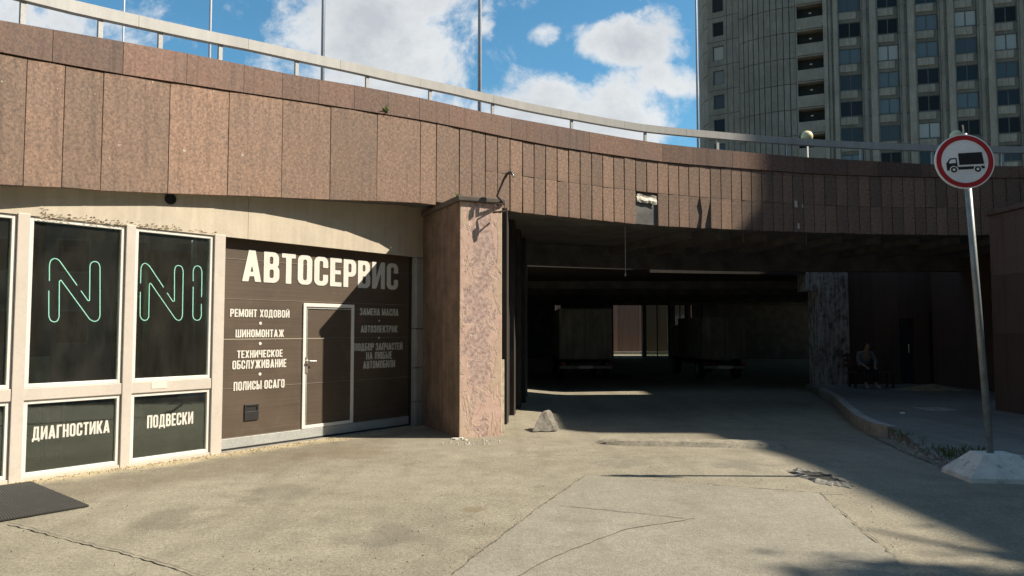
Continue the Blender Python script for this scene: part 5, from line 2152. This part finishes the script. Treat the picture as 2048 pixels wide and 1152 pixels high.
LY = 28.0
box_lorry(AT(1172, 700, LY).x, LY, 1.98, AT(1172, 617, LY).z, 'dim box lorry with closed rear doors left of the lit opening', (0.26, 0.26, 0.235))
box_lorry(AT(1450, 700, LY).x, LY, 1.62, AT(1450, 634, LY).z, 'very dim box lorry seen from behind right of the lit opening', (0.20, 0.20, 0.185))

# ------------------------------------------------------------------ flagpoles and globe lamps on the roof deck
fp_labels = [(245, 36, .055, 'thin flagpole standing furthest left above the handrail'), (419, 30, .058, 'flagpole second from the left above the handrail'),
             (643.5, 24.8, .066, 'flagpole rising in front of the big left cloud'), (959, 24.6, .068, 'flagpole between the two groups of clouds'),
             (1395.5, 34, .058, 'flagpole standing along the left edge of the hotel tower')]
for (px, y, r, lab) in fp_labels:
    b = AT(px, 250 if px > 600 else 120, y)
    t = thing('flagpole', lab, 'flagpole', (b.x, y, ROOF2_Z1), 'flagpoles on the roof deck')
    mm = MB(); mm.tube([Vector((b.x, y, ROOF2_Z1 + .121)), Vector((b.x, y, ROOF2_Z1 + 9)), Vector((b.x, y, ROOF2_Z1 + 21))], [r, r * .92, r * .6], 14)
    mm.build('pole', MAT['pole'], t, smooth=True)
    mm = MB(); mm.lathe((b.x, y, ROOF2_Z1), [(.28, .001), (.28, .08), (.14, .12)], 18); mm.build('base_plate', MAT['concrete'], t)
    mm = MB(); mm.lathe((b.x, y, ROOF2_Z1 + 21), [(.02, 0.001), (.09, .06), (.09, .12), (.02, .18)], 12); mm.build('finial', MAT['chrome'], t, smooth=True)
for (px, py, y, lab) in ((1614, 273, 23.6, 'pale yellow globe lamp showing above the handrail before the hotel'), (1912, 272, 23.6, 'pale globe lamp half hidden behind the round road sign')):
    c = AT(px, py, y)
    zb = ROOF2_Z1
    t = thing('globe_lamp', lab, 'lamp', (c.x, c.y, zb), 'globe lamps on the deck')
    mm = MB()
    r = .182
    mm.lathe(c, [(r * math.sin(math.pi * k / 12) + .0005, -r * math.cos(math.pi * k / 12)) for k in range(13)], 20)
    mm.build('globe', plain('yellowed_opal', (0.78, 0.70, 0.40), .35), t, smooth=True)
    mm = MB(); mm.tube([Vector((c.x, c.y, zb)), Vector((c.x, c.y, c.z - r * .95))], .03, 10); mm.build('post', MAT['rail_post'], t, smooth=True)

# ------------------------------------------------------------------ hotel tower
def tower():
    zmid_ = 30.0

    def TP(px, D):
        k = D * math.cos(PITCH) + (zmid_ - CAM_H) * math.sin(PITCH)
        return Vector(((px - 1024) / FPX * k, D, 0))
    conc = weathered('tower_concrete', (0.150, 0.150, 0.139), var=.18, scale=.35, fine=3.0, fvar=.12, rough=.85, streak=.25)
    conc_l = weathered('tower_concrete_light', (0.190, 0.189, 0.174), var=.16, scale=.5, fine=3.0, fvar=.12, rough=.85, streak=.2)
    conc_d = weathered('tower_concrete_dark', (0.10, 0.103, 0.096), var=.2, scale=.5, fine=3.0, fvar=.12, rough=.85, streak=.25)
    groove = plain('tower_joint', (0.05, 0.05, 0.045), .9)
    tg = NT('tower_glass')
    rc = tg.rand()
    base = tg.mix(tg.rng(rc, .45, .95), (0.012, 0.014, 0.016), (0.085, 0.105, 0.11))
    base = tg.mix(tg.rng(rc, .86, .88), base, (0.22, 0.23, 0.22))
    gl = tg.done(base, .06)
    tg.put(tg.bsdf.inputs['Specular IOR Level'], tg.rng(rc, .25, .75, .10, .62))
    blk_ = plain('loggia_dark', (0.02, 0.02, 0.02), .9)
    curtain = plain('curtain_blue', (0.25, 0.36, 0.42), .9)
    HT = 62.0
    tw = thing('hotel_tower', 'grey concrete hotel tower with a rounded corner and rows of windows', 'building', TP(1700, 90))
    # main, right-hand wall
    M0, M1 = TP(1657, 87.6), TP(2048, 82.0)
    F1 = Frame(M0, M1 - M0)
    Lm = (M1 - M0).length + 10
    yq = 65

    def ss(px, off=0.0):
        return F1.sz(px, yq, off)[0]
    winpx = [(1677, 1722), (1755, 1797), (1832, 1877), (1910, 1955), (1990, 2036)]
    bays = [(ss(a), ss(b)) for a, b in winpx]
    pitch = (bays[-1][0] - bays[0][0]) / 4
    bays.append((bays[-1][0] + pitch, bays[-1][1] + pitch))
    ztop = F1.sz(1700, 44)[1]
    FLH = F1.sz(1700, 44)[1] - F1.sz(1700, 96.5)[1]
    print('tower floor', FLH, ztop)
    WH = 1.80
    zlist = [ztop + FLH * k for k in range(-7, 4)]
    zlow = zlist[0] - WH - .15
    # wall body behind
    mm = MB()
    mm.hexa(F1.P, 0, Lm, -14, -0.35, 0, HT)
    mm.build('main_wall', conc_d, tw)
    # piers between the windows
    ed_ = [0.0]
    for (a, b) in bays:
        ed_ += [a, b]
    ed_.append(Lm)
    for k in range(0, len(ed_), 2):
        a, b = ed_[k], ed_[k + 1]
        mm = MB()
        mm.hexa(F1.P, a, b, -0.349, 0.0, 0, HT)
        w_ = b - a
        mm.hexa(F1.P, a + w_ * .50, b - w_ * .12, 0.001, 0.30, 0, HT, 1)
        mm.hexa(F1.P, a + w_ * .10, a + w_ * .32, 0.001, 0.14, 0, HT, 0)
        for z in zlist:
            mm.hexa(F1.P, a, b, 0.002, 0.02, z - WH - .16, z - WH - .08, 2)
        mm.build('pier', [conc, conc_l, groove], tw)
    for bi, (a, b) in enumerate(bays):
        # spandrel under each window: wall strip with three raised panels
        for z in zlist:
            mm = MB()
            zs_ = z - WH
            mm.hexa(F1.P, a, b, -.349, -.18, zs_ - (FLH - WH), zs_ - .002, 0)
            c1 = b - (b - a) * .22
            for q in range(3):
                x0, x1 = a + .04 + (c1 - a) * q / 3, a + .02 + (c1 - a) * (q + 1) / 3
                mm.hexa(F1.P, x0, x1, -.179, -.06, zs_ - .98, zs_ - .12, 1)
            mm.hexa(F1.P, a, b, -.179, -.165, zs_ - .11, zs_ - .05, 2)
            mm.build('spandrel', [conc_d, conc_l, groove], tw)
        mm = MB()
        mm.hexa(F1.P, a, b, -.349, -.18, 0, zlow - .9, 0)
        mm.hexa(F1.P, a, b, -.349, -.18, zlist[-1] + .002, HT, 0)
        mm.build('bay_wall', conc_d, tw)
        for z in zlist:
            mm = MB()
            z0, z1 = z - WH, z
            c_ = (a + b) / 2
            for (x0, x1, q0_, q1_) in ((a + .02, a + .10, z0, z1), (b - .10, b - .02, z0, z1), (c_ - .05, c_ + .05, z0, z1), (a + .10, c_ - .05, z0, z0 + .08), (a + .10, c_ - .05, z1 - .08, z1),
                                       (c_ + .05, b - .10, z0, z0 + .08), (c_ + .05, b - .10, z1 - .08, z1)):
                mm.hexa(F1.P, x0, x1, -.34, -.24, q0_ + .003, q1_ - .003)
            w_ = mm.build('window', plain('dark_window_frame', (0.045, 0.045, 0.05), .5) if bi + z == -1 else FR, tw)
            mm = MB()
            for (x0, x1) in ((a + .10, c_ - .05), (c_ + .05, b - .10)):
                d = random.uniform(-.01, .01)
                mm.hexa(F1.P, x0 + .002, x1 - .002, -.31, -.29, z0 + .082, z1 - .082)
            mm.build('pane', gl, w_)
    # loggia column
    L0, L1 = TP(1594, 89.0), M0
    F2 = Frame(L0, L1 - L0)
    Ll = (L1 - L0).length
    zt2 = F2.sz(1625, 60)[1]
    fl2 = F2.sz(1625, 60)[1] - F2.sz(1625, 112)[1]
    mm = MB()
    mm.hexa(F2.P, 0, Ll, -3, -1.3, 0, HT)
    mm.build('loggia_back', blk_, tw)
    mm = MB()
    mm.hexa(F2.P, Ll - .45, Ll, -1.3, .12, 0, HT)
    mm.hexa(F2.P, 0, .12, -1.3, .05, 0, HT)
    mm.build('loggia_side', conc_l, tw)
    for k in range(-7, 4):
        z = zt2 + fl2 * k
        mm = MB()
        mm.hexa(F2.P, .12, Ll - .45, -1.299, .0, z + .02, z + .16, 1)
        n = 12
        for j in range(n):
            a = .12 + (Ll - .57) * j / n
            mm.hexa(F2.P, a + .01, a + (Ll - .57) / n - .01, -.15, .04, z + .24, z + 1.62)
        mm.hexa(F2.P, .12, Ll - .45, -.16, -.151, z + .22, z + 1.64)
        bl_ = mm.build('balcony', [conc_l, conc], tw)
        mm = MB()
        mm.hexa(F2.P, Ll * .42, Ll * .50, -1.29, -1.2, z - .62, z - .5)
        mm.build('balcony_lamp', plain('lamp_white', (.7, .7, .66), .4), bl_)
    # curved stretch of narrow panels
    crv = [TP(1480, 93.0), TP(1503, 91.6), TP(1530, 90.6), TP(1562, 89.6), TP(1594, 89.0)]
    tot = []
    for i in range(len(crv) - 1):
        for k in range(5):
            tot.append(crv[i].lerp(crv[i + 1], k / 5))
    tot.append(crv[-1])
    mm = MB()
    zsc = [0] + [zt2 + fl2 * k + .05 for k in range(-7, 4)] + [HT]
    for i in range(len(tot) - 1):
        fr = Frame(tot[i], tot[i + 1] - tot[i])
        l = (tot[i + 1] - tot[i]).length
        for z0, z1 in zip(zsc[:-1], zsc[1:]):
            if i % 2 == 0:
                mm.hexa(fr.P, .05, l, -.3, 0, z0 + .04, z1 - .04)
            else:
                mm.hexa(fr.P, 0, l - .05, -.3, 0, z0 + .04, z1 - .04)
        mm.hexa(fr.P, 0, l, -.6, -.12, 0, HT, 1)
    mm.build('curved_wall', [conc, groove], tw)
    # end facet with single windows
    e0, e1 = TP(1417, 95.2), TP(1480, 93.0)
    F3 = Frame(e0, e1 - e0)
    Le = (e1 - e0).length
    zt3 = F3.sz(1436, 44)[1]
    fl3 = F3.sz(1436, 44)[1] - F3.sz(1436, 92.5)[1]
    a, b = F3.sz(1425, 60)[0], F3.sz(1447, 60)[0]
    zl3 = [zt3 + fl3 * k for k in range(-7, 4)]
    mm = MB()
    mm.hexa(F3.P, 0, a, -.6, 0, 0, HT)
    mm.hexa(F3.P, b, Le, -.6, 0, 0, HT)
    for z in zl3:
        mm.hexa(F3.P, a, b, -.6, -.01, z + .0, z + fl3 - 1.85)
    mm.hexa(F3.P, a, b, -.6, -.01, 0, zl3[0] - 1.85)
    for z in zl3:
        mm.hexa(F3.P, 0, Le, .001, .012, z + .55, z + .63, 1)
    for x in (b + .35, b + 1.1, b + 1.9):
        mm.hexa(F3.P, x, x + .08, .001, .01, 0, HT, 1)
    mm.build('end_wall', [conc, groove], tw)
    for z in zl3:
        mm = MB()
        z0, z1 = z - 1.85, z
        for (x0, x1, q0_, q1_) in ((a + .01, a + .09, z0, z1), (b - .09, b - .01, z0, z1), (a + .09, b - .09, z0, z0 + .08), (a + .09, b - .09, z1 - .08, z1)):
            mm.hexa(F3.P, x0, x1, -.25, -.12, q0_ + .003, q1_ - .003)
        w_ = mm.build('window', FR, tw)
        mm = MB()
        mm.hexa(F3.P, a + .092, b - .092, -.22, -.2, z0 + .082, z1 - .082)
        mm.build('pane', gl, w_)
    # outer corner
    c0 = [TP(1399, 101), TP(1403, 98.2), TP(1409, 96.4), TP(1417, 95.2)]
    mm = MB()
    for i in range(3):
        fr = Frame(c0[i], c0[i + 1] - c0[i])
        l = (c0[i + 1] - c0[i]).length
        for z0, z1 in zip(zsc[:-1], zsc[1:]):
            mm.hexa(fr.P, .04, l - .04, -.3, 0, z0 + .05, z1 - .05)
        mm.hexa(fr.P, 0, l, -.6, -.1, 0, HT, 1)
    mm.build('corner_wall', [conc, groove], tw)
    # core filling
    mm = MB()
    pts = [TP(1402, 101.2), TP(1420, 96.0), TP(1481, 93.9), TP(1530, 91.6), TP(1594, 90.2)]
    pts2 = [(p.x, p.y) for p in pts] + [(F1.P(0, -3.5, 0).x, F1.P(0, -3.5, 0).y), (F1.P(Lm, -3.5, 0).x, F1.P(Lm, -3.5, 0).y), (F1.P(Lm, -13, 0).x, F1.P(Lm, -13, 0).y), (TP(1402, 112).x, 112)]
    mm.prism(pts2, 0, HT - .05)
    mm.build('core', conc_d, tw)
    mm = MB()
    mm.prism([(p[0], p[1]) for p in pts2], HT - .04, HT + .6)
    mm.build('roof', conc_d, tw)


FR = plain('dark_window_frame', (0.045, 0.045, 0.05), .5)
tower()

for o in bpy.data.objects:
    if '_o' in o:
        del o['_o']
